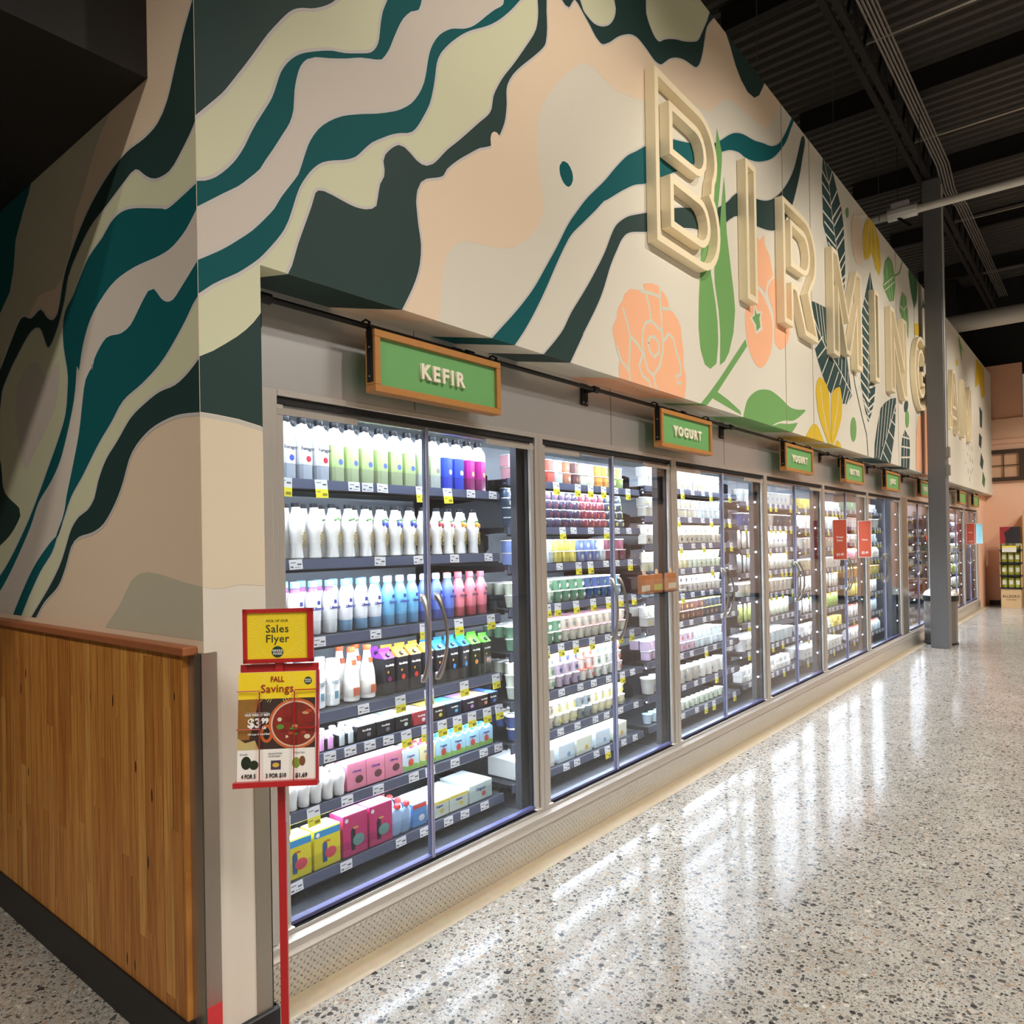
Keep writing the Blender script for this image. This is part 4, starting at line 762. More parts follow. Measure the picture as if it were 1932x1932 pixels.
def box_pack(w_,d,h,face,top,band=None,text=None,tc='#ffffff',blob=None,name='carton_pack',cat='carton',tsz=.014,window=None,badge=None):
    b=MB().box(-d,0,-w_/2,w_/2,0,h,C(face),.0015); parts=[('lid',MB().box(-d+.001,-.001,-w_/2+.001,w_/2-.001,h,h+.002,C(top)).mesh('lid'))]
    if band: parts.append(('band',MB().box(0,.0008,-w_/2+.002,w_/2-.002,h*.80,h*.97,C(band)).mesh('band')))
    if blob: parts.append(('picture',smart(MB().lathe([(.0001,0),(h*.16,.001),(.0001,.0016)],C(blob),12,(.0002,w_*.12,h*.34),ax='x',sx=1.15,sy=.9),'picture')))
    if window: parts.append(('window_cutout',MB().prism([(-w_*.18,.02)]+arc(-w_*.10,h*.56,w_*.09,h*.10,180,0,6)+[(-w_*.02,.02)],.0002,.0012,C(window)).mesh('window_cutout')))
    if badge: parts.append(('badge',smart(MB().lathe([(.0001,0),(.009,.0006),(.0001,.001)],C(badge),10,(.0009,-w_*.36,h*.88),ax='x'),'badge')))
    if text: parts.append(('lettering',shift(text_mesh(text,tsz,.0008,C(tc),.0003),(.001,0,h*.66))))
    return Proto(name,b.mesh(name),cat,parts)
def pouch_pack(face,capc,blob,name='pouch_multipack'):
    w_,d,h=.098,.11,.085
    P_=[(-w_/2,0),(w_/2,0),(w_/2,h),(w_*.32,h+.014),(w_*.08,h),(-w_*.08,h),(-w_*.32,h+.014),(-w_/2,h)]
    b=MB().prism([(p[0],p[1]) for p in P_],-d,0,C(face))
    cp=MB(); 
    for yy in (-w_*.27,w_*.27):
        for xx in (-.02,-.06): cp.lathe([(.013,h-.004),(.014,h),(.014,h+.016),(.011,h+.018)],C(capc),10,(xx,yy,0))
    low=MB().prism([(-w_/2+.001,.003),(w_/2-.001,.003),(w_/2-.001,h*.25),(w_*.1,h*.36),(-w_*.2,h*.24),(-w_/2+.001,h*.34)],.0002,.001,C('#8dbb5e'))
    pic=MB().lathe([(.0001,0),(.016,.001),(.0001,.0018)],C(blob),12,(.0012,0,h*.42),ax='x')
    return Proto(name,b.mesh(name),'multipack',[('cap',smart(cp,'cap')),('grass_print',low.mesh('grass_print')),('picture',smart(pic,'picture')),('lettering',shift(text_mesh('Organic',.014,.0008,C('#33457f'),.0004),(.0012,0,h*.74)))])
def small_bottles(lc):
    b=MB().box(-.10,0,-.043,.043,0,.045,C('#17181d'),.002); cp=MB(); bd=MB()
    for yy in (-.022,.022):
        for xx in (-.024,-.074): bd.lathe([(.018,.002),(.018,.05),(.013,.06)],C(lc),12,(xx+.012,yy,0)); cp.lathe([(.014,.058),(.0145,.060),(.0145,.070),(.012,.072)],C('#f5f5f5'),12,(xx+.012,yy,0))
    return Proto('shot_bottle_pack',b.mesh('shot_bottle_pack'),'multipack',[('bottle_body',smart(bd,'bottle_body')),('cap',smart(cp,'cap'))])
def glass_bottle(capc):
    b=MB().lathe([(.028,0),(.034,.004),(.035,.085),(.031,.120),(.019,.165),(.015,.195),(.015,.205)],C('#f6f2e6'),18)
    cap=MB().lathe([(.0165,.203),(.018,.205),(.018,.222),(.015,.225)],C(capc),16)
    lb=MB().lathe([(.0352,.02),(.0355,.021),(.0355,.075),(.0352,.076)],C('#e0d9cc'),18,caps=False); l2=MB().box(.0350,.0362,-.016,.016,.025,.058,C('#c8603c')).box(.0155,.0235,-.010,.010,.150,.172,C('#c8603c'))
    return Proto('kefir_bottle',smart(b,'kefir_bottle'),'bottle',[('cap',smart(cap,'cap')),('label',smart(lb,'label'),[('print',l2.mesh('print'))])])
def tall_jug():
    b=MB().lathe([(.026,0),(.030,.004),(.031,.10),(.033,.125),(.026,.155),(.020,.17)],C('#f7f7f4'),18,sq=.2); cap=MB().lathe([(.0205,.168),(.022,.170),(.022,.188),(.018,.190)],C('#fbfbfb'),14)
    return Proto('drinkable_yogurt_bottle',smart(b,'drinkable_yogurt_bottle'),'bottle',[('cap',smart(cap,'cap')),('lettering',shift(text_mesh("siggi's",.022,.001,C('#8d9298'),.0003),(.0325,0,.10))),('print',MB().box(.0300,.0315,-.008,.010,.03,.06,C('#5f8fa0')).mesh('print'))])
def plain_bottle():
    b=MB().lathe([(.020,0),(.022,.003),(.021,.03),(.026,.06),(.026,.085),(.018,.10),(.015,.105)],C('#fafafa'),16); cap=MB().lathe([(.016,.104),(.017,.105),(.017,.118),(.014,.12)],C('#fafafa'),14)
    return Proto('kids_yogurt_bottle',smart(b,'kids_yogurt_bottle'),'bottle',[('cap',smart(cap,'cap'))])
# ---- first cooler, shelf by shelf
SN=['top shelf','second shelf','third shelf','fourth shelf','fifth shelf','sixth shelf','lowest shelf']
def rowput(ys,protos,z,desc,shelf,cat_group,depth=2,dx=.078,x0=-2.475,jit=.0):
    rs=random.Random(len(ys))
    for r in range(depth):
        for i,(y,(p,d)) in enumerate(zip(ys,protos)):
            p.put((x0-dx*r,y,z+.0005),'%s, %s from left, %s row, %s, nearest cooler'%(d,ordn(i),('front','back')[r],shelf),cat_group+(' of the first cooler'),rz=rs.uniform(-.12,.12)+.12)
sq1=square_bottle('#f3f2ee','#a9adb3','#f4f4f4','Forager','#33363c','#3b4fa8'); sq2=square_bottle('#f3f2ee','#a9adb3','#f4f4f4','Forager','#33363c','#b3263c')
sg=square_bottle('#f5f5f0','#a3ac84','#b9cf8c','','#fff','#5b6db0'); sg2=square_bottle('#f5f5f0','#b3b6ae','#c6d6a8','','#fff','#9a8f86')
sb=square_bottle('#f6f6f6','#2f3fae','#3b56d8','','#fff','#f2e2b0'); sm=square_bottle('#f6f6f6','#8b2a5e','#b02a86','','#fff','#e9c98a')
FG='grey blueberry print square bottle'; pr1=[(sq1,FG)]*2+[(sq2,'grey cherry print square bottle')]*2+[(sg,'lime green labelled square bottle')]*6+[(sg2,'pale green labelled square bottle')]*2+[(sb,'blue labelled square bottle')]*2+[(sm,'magenta labelled square bottle')]*2
rowput([1.566,1.646,1.723,1.803,1.878,1.955,2.035,2.115,2.20,2.28,2.36,2.44,2.52,2.60,2.68,2.76][:16],[(p,d) for p,d in pr1],1.762,'',SN[0],'bottles on the top shelf')
c0=curvy_bottle(None,None); c1=curvy_bottle(None,'#5f9a4c'); c2=curvy_bottle('#3d4fae','#3f8a48'); c3=curvy_bottle('#b03a48','#3f7a3c'); c4=curvy_bottle('#e08a88','#3f7a3c'); c5=curvy_bottle('#efa23f','#3f7a3c')
pr=[(c0,'plain white curvy bottle')]*3+[(c1,'white curvy bottle with green leaves')]*3+[(c2,'white curvy bottle with blueberries')]*3+[(c3,'white curvy bottle with red strawberries')]*2+[(c4,'white curvy bottle with pink fruit')]+[(c5,'white curvy bottle with orange peaches')]*2
rowput([1.60,1.69,1.775,1.862,1.943,2.033,2.115,2.20,2.285,2.37,2.459,2.538,2.619,2.715],pr,1.455,'',SN[1],'bottles on the second shelf')
k0=kefir_bottle('#f1e6bd','#e9dba6','#d98a5c','#f3ead0'); k1=kefir_bottle('#f4f4f4','#b766b8','#8cc4ea','#f1f1f1'); k2=kefir_bottle('#f4f5f7','#f4f5f7','#8cc4ea','#86aed0'); k3=kefir_bottle('#7cc0e6','#7cc0e6','#dff0fb','#6aa6cf'); k4=kefir_bottle('#6f86d8','#6f86d8','#d9e4fb','#4a55a8'); k5=kefir_bottle('#ee8a96','#ee8a96','#f0707c','#c85460','#5b4a66')
pr=[(k0,'cream kefir bottle, orange cap')]+[(k1,'purple necked kefir bottle')]*3+[(k2,'blue footed kefir bottle')]*3+[(k3,'light blue kefir bottle')]*3+[(k4,'periwinkle blue kefir bottle')]*3+[(k5,'pink kefir bottle')]*3
rowput([1.60,1.68,1.762,1.842,1.92,2.0,2.075,2.151,2.222,2.294,2.37,2.45,2.527,2.602,2.684,2.765],pr,1.153,'',SN[2],'kefir bottles on the third shelf')
j=tall_jug(); gb=glass_bottle('#e8683c')
rowput([1.60,1.69,1.775,1.845,1.945,2.03],[(j,'tall white drinkable yogurt bottle')]*4+[(gb,'white bottle with orange cap')]*2,.856,'',SN[3],'white bottles on the fourth shelf')
gp=gable_carton('#1c1b22','#8a3ac0',fruit='#8a2f6a'); go=gable_carton('#1c1b22','#f0a040',fruit='#d8452f'); gbl=gable_carton('#16181f','#2f8be0',fruit='#3f8fd0'); gg=gable_carton('#1a2418','#62c83c',fruit='#e08a3a')
cols=['purple','purple','orange','orange','orange','blue','blue','blue','green','green']
rowput([2.125,2.205,2.285,2.365,2.445,2.530,2.61,2.69,2.77][:9],[({'purple':gp,'orange':go,'blue':gbl,'green':gg}[c],'black carton with %s top'%c) for c in cols[1:]],.856,'',SN[3],'black gable top cartons')
s1=small_bottles('#e6a8dc'); s2=small_bottles('#b9c4c8')
for y,p,d in ((1.66,s1,'pink labelled small bottle tray beside the flyer rack'),(1.765,s1,'pink labelled small bottle tray clear of the rack'),(1.865,s2,'grey labelled small bottle tray')): p.put((-2.41,y,.7005),d+', fifth shelf','trays of small bottles')
def bp(top,face='#1d1d22',**k): return box_pack(.098,.15,.062,face,top,text='GoodBelly',tsz=.011,blob='#8a8a90',**k)
for i,(y,t,f,d) in enumerate([(1.965,'#f4f6f6','#1d1d22','white'),(2.068,'#f4f6f6','#1d1d22','white'),(2.172,'#e8f4ee','#1d1d22','white'),(2.277,'#f6eef0','#b03a44','red'),(2.385,'#f2dc70','#2a2320','yellow'),(2.49,'#6fc8ee','#1f2f45','light blue'),(2.60,'#d8a8e8','#2a2030','purple'),(2.70,'#f6b48a','#33241e','orange'),(2.768,'#5c8ce0','#1f2740','blue')]):
    p=box_pack(.095 if i<8 else .075,.15,.06,f,t,text='GoodBelly',tsz=.0105,blob=t if t!='#f4f6f6' else '#8a8a90'); p.put((-2.405,y,.7005),'low shot pack with %s top, %s from left, fifth shelf, nearest cooler'%(d,ordn(i)),'shot packs on the fifth shelf')
pb=plain_bottle()
for r in range(2): 
    for i,y in enumerate([1.50,1.555,1.61,1.665,1.72,1.775,1.83]): pb.put((-2.42-.055*r,y,.5085),'small plain white bottle, %s from left, %s row, sixth shelf'%(ordn(i),'front' if r==0 else 'back'),'small white bottles')
pk=box_pack(.098,.11,.112,'#e58ca6','#f6dbe4',band=None,text='Lifeway',tc='#5a3f8a',tsz=.015,blob='#6a3f44',name='kefir_multipack',cat='multipack')
for i,y in enumerate([1.915,2.015,2.115]): pk.put((-2.41,y,.5085),'pink kefir multipack with chocolate splash, %s of three'%ordn(i),'pink multipacks')
pw=pouch_pack('#cfe3ee','#d8384a','#d85a4a'); py=pouch_pack('#e9e3b4','#d8384a','#efa23f'); pz=pouch_pack('#a9d4ee','#4a9ad8','#c84a4a')
for i,(y,p,d) in enumerate([(2.218,pw,'with red caps and strawberry print'),(2.32,py,'with red caps and mango print'),(2.422,pz,'with blue caps'),(2.522,pz,'with blue caps'),(2.622,pz,'with blue caps'),(2.722,pz,'with blue caps')]): p.put((-2.415,y,.5085),'yogurt pouch multipack %s, %s from left, sixth shelf'%(d,ordn(i)),'pouch multipacks on the sixth shelf')
yl=box_pack(.125,.09,.150,'#e6d92c','#f7f0a0',band='#3f9ad8',text='tube',tc='#d0503a',window='#3c5a8a',badge='#ffffff',blob='#d84a5a',name='yogurt_tube_box',cat='box')
mg=box_pack(.125,.09,.165,'#c8346f','#f0a8dc',band=None,text='tube',tc='#e0c860',window='#2a2028',badge='#e8e0e8',blob='#6f9a94',name='yogurt_tube_box',cat='box')
yl.put((-2.40,1.622,.2525),'yellow yogurt tube box, left one of two','yellow tube boxes'); yl.put((-2.40,1.758,.2525),'yellow yogurt tube box, right one of two','yellow tube boxes')
mg.put((-2.40,1.896,.2525),'magenta yogurt tube box, left one of two','magenta tube boxes'); mg.put((-2.40,2.03,.2525),'magenta yogurt tube box, right one of two','magenta tube boxes')
def pouch(body,capc):
    b=MB().lathe([(.02,0),(.024,.006),(.026,.06),(.022,.095),(.010,.115),(.006,.12)],C(body),14,sx=.45,sy=1.25); cp=MB().lathe([(.007,.118),(.015,.120),(.016,.128),(.012,.136)],C(capc),8)
    return Proto('yogurt_pouch',smart(b,'yogurt_pouch'),'pouch',[('cap',smart(cp,'cap'))])
po=pouch('#a8c8ec','#e04848')
for i in range(4):
    for k in range(2): po.put((-2.42-.055*i,2.125+.052*k,.2525),'light blue pouch with red cap, %s row, %s of two'%(ordn(i),('left','right')[k]),'red capped pouches',ry=.12)
bb=box_pack(.085,.14,.10,'#5f94cf','#f0f4f8',band='#d8503a',blob='#e8e8e8',name='yogurt_carton'); bb.put((-2.41,2.262,.2525),'small blue and red yogurt box between the pouches and the door post','blue yogurt box')
wp=box_pack(.125,.20,.075,'#dfe6d8','#f4f8f4',band='#e0d060',text='Organic',tc='#3a4f8a',blob='#e0d060',name='cup_multipack',cat='multipack'); wl=box_pack(.165,.20,.085,'#cfe0da','#eef6f2',band='#d8e8e4',text='Organic',tc='#3a4f8a',blob='#d0604a',tsz=.022,name='cup_multipack',cat='multipack')
wp.put((-2.41,2.385,.2525),'white and yellow shrink wrapped cup multipack behind the door post','cup multipacks'); wp.put((-2.41,2.515,.2525),'white and yellow shrink wrapped cup multipack, middle one','cup multipacks'); wl.put((-2.41,2.67,.2525),'largest white shrink wrapped cup multipack, at the right end of the lowest shelf','cup multipacks')
# ---- second cooler onwards: cups, tubs, bags
CUPC={}
def cup(colr,lid,kind='cup',win=None):
    k=(colr,lid,kind)
    if k in CUPC: return CUPC[k]
    if kind=='cup': b=MB().lathe([(.026,0),(.034,.055),(.035,.058)],C(colr),12); l=MB().lathe([(.0365,.058),(.037,.059),(.037,.062),(.035,.063)],C(lid),12); h=.0635; nm='yogurt_cup'
    elif kind=='pot': b=MB().lathe([(.028,0),(.0335,.004),(.034,.060)],C(colr),12,sq=.8); l=MB().lathe([(.0365,.060),(.037,.0605),(.037,.064),(.035,.065)],C(lid),12,sq=.8); h=.0655; nm='yogurt_pot'
    elif kind=='jar': b=MB().lathe([(.024,0),(.028,.003),(.030,.040),(.027,.046)],C(colr,.12,coat=.6),12,sq=.5); l=MB().lathe([(.029,.046),(.0295,.0465),(.0295,.050),(.027,.051)],C(lid,.25),12); h=.0515; nm='yogurt_jar'
    elif kind=='tub': b=MB().lathe([(.040,0),(.050,.095),(.051,.10)],C(colr),14); l=MB().lathe([(.053,.098),(.054,.0985),(.054,.106),(.050,.107)],C(lid),14); h=.1075; nm='yogurt_tub'
    elif kind=='bag': b=MB().lathe([(.030,0),(.045,.012),(.050,.06),(.046,.10),(.040,.135),(.036,.14)],C(colr),12,sx=.35,sy=1.15); l=MB().box(-.006,.006,-.044,.044,.138,.152,C(lid)); h=.152; nm='cheese_bag'
    elif kind=='box': b=MB().box(-.05,.035,-.052,.052,0,.05,C(colr),.002); l=MB().box(-.048,.033,-.05,.05,.0502,.0515,C(lid)); h=.052; nm='butter_box'
    elif kind=='jug': b=MB().lathe([(.040,0),(.046,.005),(.046,.09),(.030,.112),(.016,.124)],C(colr),14,sq=.6); l=MB().lathe([(.018,.123),(.019,.124),(.019,.134),(.016,.136)],C(lid),10); h=.137; nm='juice_bottle'
    pr=Proto(nm,smart(b,nm),nm.replace('_',' '),[('lid',smart(l,'lid')),('print',smart(MB().lathe([(.0001,0),(.014,.0006),(.0001,.001)],C(win or '#e7e3dc'),8,({'cup':.0300,'pot':.0335,'jar':.0285,'tub':.0455,'bag':.018,'box':.0352,'jug':.0455}[kind],.002,h*.45),ax='x'),'print'))]); pr.h=h; CUPC[k]=pr; return pr
CNAMES=['second cooler','third cooler','fourth cooler','fifth cooler','sixth cooler','cooler past steel panel','hidden cooler','cooler past grey column','last cooler']
CN={'#cc6655':'red','#dda054':'orange','#a9b96a':'lime green','#f0eee8':'white','#4a4458':'dark plum','#3b4656':'dark grey blue','#6b4a48':'dark brown','#d9cc6a':'yellow','#7284b4':'blue','#7a4250':'maroon','#cfe0e6':'pale blue','#6f9a7c':'green','#d9d3bf':'beige','#ccb8cc':'lilac','#dfe6d0':'pale green','#8cc0d4':'sky blue','#c9c5ba':'light grey','#b77a5a':'tan','#4a5c8c':'navy','#dca4ac':'pink','#8f9a9a':'grey','#e8e2c4':'cream'}
inv={v:k for k,v in CN.items()}
def fill(ci,shelf,runs,kind,stack,pitch,rows=1,dx=.075,tilt=.15,gap_end=.13):
    ya,yb=RUN[ci]; z0=ZS[ci][shelf]; n=int((yb-ya-gap_end-.02)/pitch); rs=random.Random(ci*31+shelf)
    tot=sum(r[1] for r in runs); seq=[]
    for r in runs: seq+=[r]*max(1,round(n*r[1]/tot))
    cn=CNAMES[ci-1]; sn=['top','second','third','fourth','fifth','sixth','seventh','eighth','lowest'][shelf]
    for i in range(n):
        r=seq[min(i,len(seq)-1)]; p=cup(inv[r[0]],inv[r[2]] if len(r)>2 else '#f0eee8',kind,inv.get(r[3]) if len(r)>3 else None)
        for d in range(rows):
            for s in range(stack if d==0 else stack):
                if d>0 and s<stack-1: continue
                lab='%s %s with %s lid, %s shelf, %s'%(r[0],p.name.replace('_',' '),r[2] if len(r)>2 else 'white',sn,cn)
                xx=XS-.06-dx*d-(.008*s if kind!='bag' else 0)
                p.put((xx,ya+.045+pitch*(i+.5),z0+.0006+p.h*s),lab,lab.replace(' with a',', a')+'s',rz=rs.uniform(-.25,.25)+tilt)
W='white'
fill(1,0,[('pink',1),('white',2,'dark plum'),('red',2,W,'red'),('pale blue',1),('tan',1),('dark brown',1,W,'tan'),('cream',2),('orange',2,W,'orange'),('lime green',1)],'pot',2,.083)
fill(1,1,[('dark grey blue',4,W,'beige'),('dark plum',4,W,'maroon'),('maroon',3,W,'red'),('dark grey blue',2,'cream','yellow')],'jar',4,.069,gap_end=.14)
fill(1,2,[('blue',1),('cream',2,W,'tan'),('pale blue',2,W,'green'),('yellow',3,W,'yellow'),('blue',3,W,'blue'),('pale blue',1,W,'maroon'),('maroon',2,W,'maroon')],'pot',2,.078,gap_end=.15)
fill(1,3,[('pale green',4,W,'green'),('green',3,W,W),('navy',3,W,'green'),('sky blue',2,W,W)],'cup',2,.080,rows=3)
fill(1,4,[('green',6,W,'red'),('beige',8,'pink','grey')],'cup',2,.078,rows=3)
fill(1,5,[('pale green',6,'white','lime green'),('lilac',3,W,'navy'),('white',2,'red','red'),('white',3,W,'green'),('white',2,'pink','red')],'cup',3,.080,rows=3)
fill(1,6,[('navy',2,'cream','yellow'),('beige',3,W,'maroon'),('cream',3,W,'yellow'),('grey',2,W,'dark plum'),('cream',3,'white','orange')],'cup',2,.076,rows=3)
for i,(y,f,t,bl) in enumerate([(3.03,'#e2e0da','#fafafa','#6a5a50'),(3.20,'#e2e0da','#fafafa','#6a5a50'),(3.40,'#d0dfe6','#fafafa','#7f9fc8'),(3.58,'#dfe3d0','#fafafa','#d8b040'),(3.78,'#cfdfe8','#fafafa','#8fa8d0'),(3.98,'#dfe3d0','#f4f0d8','#d8b040')]):
    box_pack(.16,.20,.095,f,t,blob=bl,name='cup_multipack',cat='multipack').put((-2.41,y,.2705),'pale boxed multipack, %s from left, lowest shelf of second cooler'%ordn(i),'multipacks on the lowest shelf of the second cooler')
G3=[[('white',5,W,'light grey'),('light grey',4,W,'yellow'),('pale green',3,W,W)],[('light grey',6,W,'grey'),('pale blue',3,W,'pale blue')],[('beige',5,W,'dark plum'),('light grey',3,'cream','green')],[('cream',4,W,'red'),('pale green',4,W,'green')],
    [('pale blue',3,W,'sky blue'),('light grey',5,W,'dark grey blue')],[('light grey',2,W,'dark plum'),('dark brown',5,'cream','orange'),('dark grey blue',3,'yellow','tan')],[('lilac',5,W,'red'),('pale blue',3,W,'blue')],[('light grey',5,W,'blue'),('white',3,W,'green')],[('pale blue',3,'sky blue','green'),('pale green',5,W,'green')]]
for s in range(8): fill(2,s,G3[s],'pot' if s in (0,1,2,5,6) else ('tub' if s==7 else 'cup'),1 if s==7 else 2,.115 if s==7 else .082,rows=2 if s in (5,6) else 1,dx=.11 if s==7 else .075,gap_end=.2)
fill(2,8,G3[8],'cup',1,.082,gap_end=.2)
KN={3:['tub','tub','bag','bag','tub','bag','tub','box'],4:['box','jug','tub','tub','bag','bag','box','tub'],5:['box','tub','box','jug','tub','bag','bag','jug']}
PAL={3:[[('white',4,W,'green'),('light grey',4)],[('navy',2,W),('light grey',3,W,'navy'),('dark grey blue',3)],[('light grey',4,W,'grey'),('white',3,W,'navy')],[('grey',4,W,'tan'),('light grey',4)],[('beige',4,W,'yellow'),('light grey',3)],[('lime green',4,'white','yellow'),('pale green',3)],[('white',4,W,'lilac'),('pale blue',4)],[('white',6,W,'sky blue')]],
 4:[[('yellow',2,'yellow'),('white',5,W,'orange')],[('white',4,W,'red'),('pale blue',3)],[('white',4,W,'blue'),('light grey',3,'red')],[('cream',4,W,'orange'),('white',4,W,'red')],[('white',4,W,'grey'),('light grey',3)],[('white',3,W,'yellow'),('lime green',4,'yellow','yellow')],[('white',5,W,'tan'),('yellow',2,'orange')],[('white',6,W,'pale blue')]],
 5:[[('green',3,'green'),('white',5)],[('white',4,'red'),('light grey',3,W,'maroon')],[('white',4,'green','green'),('pale blue',3,W)],[('pink',4,'red'),('white',3)],[('orange',3,'yellow'),('yellow',4,'orange')],[('yellow',5,'orange'),('white',3)],[('white',4,'red','red'),('pale blue',3,'navy')],[('white',4,'red','sky blue'),('pale blue',3,'red')]]}
for ci in (3,4,5):
    for s in range(8):
        kd=KN[ci][s]; st_={'tub':1,'bag':1,'box':2,'jug':1}[kd]
        if ci==4 and s>6 : st_=1
        fill(ci,s,PAL[ci][s],kd,st_,{'tub':.115,'bag':.112,'box':.110,'jug':.10}[kd],rows=2 if kd=='tub' and s>2 else 1,dx=.11,gap_end=.12)
for ci in (6,8,9):
    src={6:5,8:4,9:3}[ci]
    for s in range(len(ZS[ci])):
        kd=['jug','tub','bag','bag','jug','box','bag','jug'][(s+ci)%8]
        fill(ci,s,PAL[src][s],kd,2 if kd=='box' else 1,.115,rows=1,dx=.11,gap_end=.2)
# ---------------------------------------------------------------- sales flyer stand
RED=mat('#b3191d',.35,name='red_enamel',coat=.3); YEL=mat('#f2d41e',.5,name='flyer_yellow'); 
fwd=Vector((-.6303,.7763,0)).normalized(); a_=rad(4); nrm=Vector((-fwd.x,-fwd.y,0)); nrm=Matrix.Rotation(rad(6),3,'Z')@nrm   # faces back towards the aisle corner
rgt=Vector((0,0,1)).cross(nrm).normalized(); upv=Vector((0,0,1))
SX,SY=-1.765,1.146
st=empty('flyer_stand',(SX,SY,0),'red metal sales flyer stand with a yellow header sign beside the pillar','display stand')
RM=Matrix((rgt,upv,nrm)).transposed()  # local x=right, y=up, z=towards viewer
def onstand(name,mb,off=(0,0,0),tilt=0,par=None,smooth=False,me=None):
    me=me or mb.mesh(name,smooth); me=me.copy()
    me.transform(RM.to_4x4()@Matrix.Translation(off)@Matrix.Rotation(tilt,4,'X')); return link(name,me,par or st)
FX=(Vector((1,0,0)),Vector((0,1,0)),Vector((0,0,1)))
def ft(t,s,c,b=0,al='CENTER',sp=1,sq=1.0): return text_mesh(t,s,.0006,c,b,al,sp,FX,sq)
onstand('pole',MB().box(-.010,.010,.01,1.20,-.006,.006,RED)); 
bp_=MB().lathe([(.15,0),(.15,.006),(.13,.010)],RED,28); link('base',bp_.mesh('base',True),st)
w_,h_,zc=.186,.146,1.262
m=MB().box(-w_/2,w_/2,-h_/2,h_/2,-.004,.0,RED)
for a in ((-w_/2,w_/2,-h_/2,-h_/2+.010),(-w_/2,w_/2,h_/2-.010,h_/2),(-w_/2,-w_/2+.010,-h_/2,h_/2),(w_/2-.016,w_/2,-h_/2,h_/2)): m.box(a[0],a[1],a[2],a[3],-.004,.007,RED)
hd=onstand('header_frame',m,(0,zc,.008))
HB=Vector((0,zc,.0085))
def card(name,mb=None,me=None,off=(0,0,0),par=None): return onstand(name,mb,tuple(HB+Vector(off)),0,par,me=me)
cd_=card('header_card',MB().box(-w_/2+.0105,w_/2-.0165,-h_/2+.0105,h_/2-.0105,0,.0008,YEL))
RAY=mat('#f7e67a',.5,name='sunburst'); 
def burst(cx,cy,r0,r1,clipx,clipy,n=52,z=.0009,rings=3,th=.0005):
    m=MB()
    for k in range(n):
        a=2*PI*k/n
        for q in range(rings):
            ra=r0+(r1-r0)*q/rings+.002*(k%2); rb=ra+(r1-r0)/rings*.72
            p=[(cx+r*math.cos(a)+s*th*math.sin(a),cy+r*math.sin(a)-s*th*math.cos(a)) for r,s in ((ra,-1),(rb,-1),(rb,1),(ra,1))]
            if all(clipx[0]<x<clipx[1] and clipy[0]<y<clipy[1] for x,y in p): m.prism(p,z,z+.0003,RAY,'z')
    return m
card('sunburst',burst(-.003,0,.050,.095,(-w_/2+.011,w_/2-.017),(-h_/2+.011,h_/2-.011)),par=None)
GRE=mat('#20402f',.5,name='logo_green'); INKG=mat('#30391d',.6,name='header_ink')
card('lettering',me=ft('PICK UP OUR',.0088,INKG,.0001,sp=1.1),off=(-.003,.040,.001))
card('lettering',me=ft('Sales',.030,INKG,.0002,sp=1.05),off=(-.003,.018,.001)); card('lettering',me=ft('Flyer',.030,INKG,.0002,sp=1.05),off=(-.003,-.009,.001))
lg=card('round_logo',MB().lathe([(.0155,.0009),(.0155,.0014)],GRE,24),off=(-.003,-.044,0)); card('lettering',me=ft('WHOLE',.0090,WHITE,.0002,sq=.85),off=(-.003,-.041,.0016)); card('lettering',me=ft('FOODS',.0082,WHITE,.0002,sq=.85),off=(-.003,-.049,.0016))
onstand('connector',MB().box(-.012,.012,1.180,1.195,-.004,.004,RED))
# rack, tilted: bottom comes forward
TL=rad(-7); RB=Vector((-.0,.868,.036))
def rk(name,mb=None,me=None,par=None,smooth=False): 
    me=(me or mb.mesh(name,smooth)).copy(); me.transform(RM.to_4x4()@Matrix.Translation(RB)@Matrix.Rotation(TL,4,'X')); return link(name,me,par or st)
rk('rack_back',MB().box(-.104,.104,0,.318,-.004,-.0005,RED).box(-.112,.106,-.002,.012,-.004,.030,RED).box(.101,.106,0,.30,-.004,.018,RED))
FW_=.101
stackm=MB()
for k in range(6): stackm.box(-FW_+.001*k*.5-.004,FW_+.0005*k-.004,.0125,.0125+.2845,.0005+.0022*k,.0021+.0022*k,mat('#e6e2dc',.6,name='newsprint'))
link('flyer_stack_tmp',MB().box(0,.001,0,.001,0,.001,RED).mesh('t'),st) if False else None
fl=empty('flyer_stack',(SX,SY,.87),'stack of printed autumn sales flyers held in the red rack','flyers')
def fk(name,mb=None,me=None,par=None,smooth=False):
    me=(me or mb.mesh(name,smooth)).copy(); me.transform(Matrix.Translation((0,0,-.87))@RM.to_4x4()@Matrix.Translation(RB)@Matrix.Rotation(TL,4,'X')); return link(name,me,par or fl)
fk('pages',stackm); z0=.0140; Xa,Xb=-FW_-.004,FW_-.004
def flat(name,poly,c,z): return fk(name,MB().prism(poly,z,z+.0002,c,'z'))
flat('cover',[(Xa,.0125),(Xb,.0125),(Xb,.297),(Xa,.297)],mat('#efeae2',.5,name='flyer_paper'),z0)
flat('yellow_banner',[(Xa,.226),(Xb,.226),(Xb,.297),(Xa,.297)],YEL,z0+.0002)
flat('photo_background',[(Xa,.094),(Xb,.094),(Xb,.226),(Xa,.226)],mat('#3b2a22',.5,name='photo_dark'),z0+.0002)
flat('wooden_board',[(Xa,.12),(-.075,.12),(-.050,.226),(Xa,.226)],mat('#a8732f',.5,name='board',var=.5),z0+.0004)
flat('bread',[(Xa,.094),(-.05,.094),(-.06,.118),(-.085,.112),(Xa,.125)],mat('#d9bd7c',.5,name='bread',var=.4),z0+.0006)
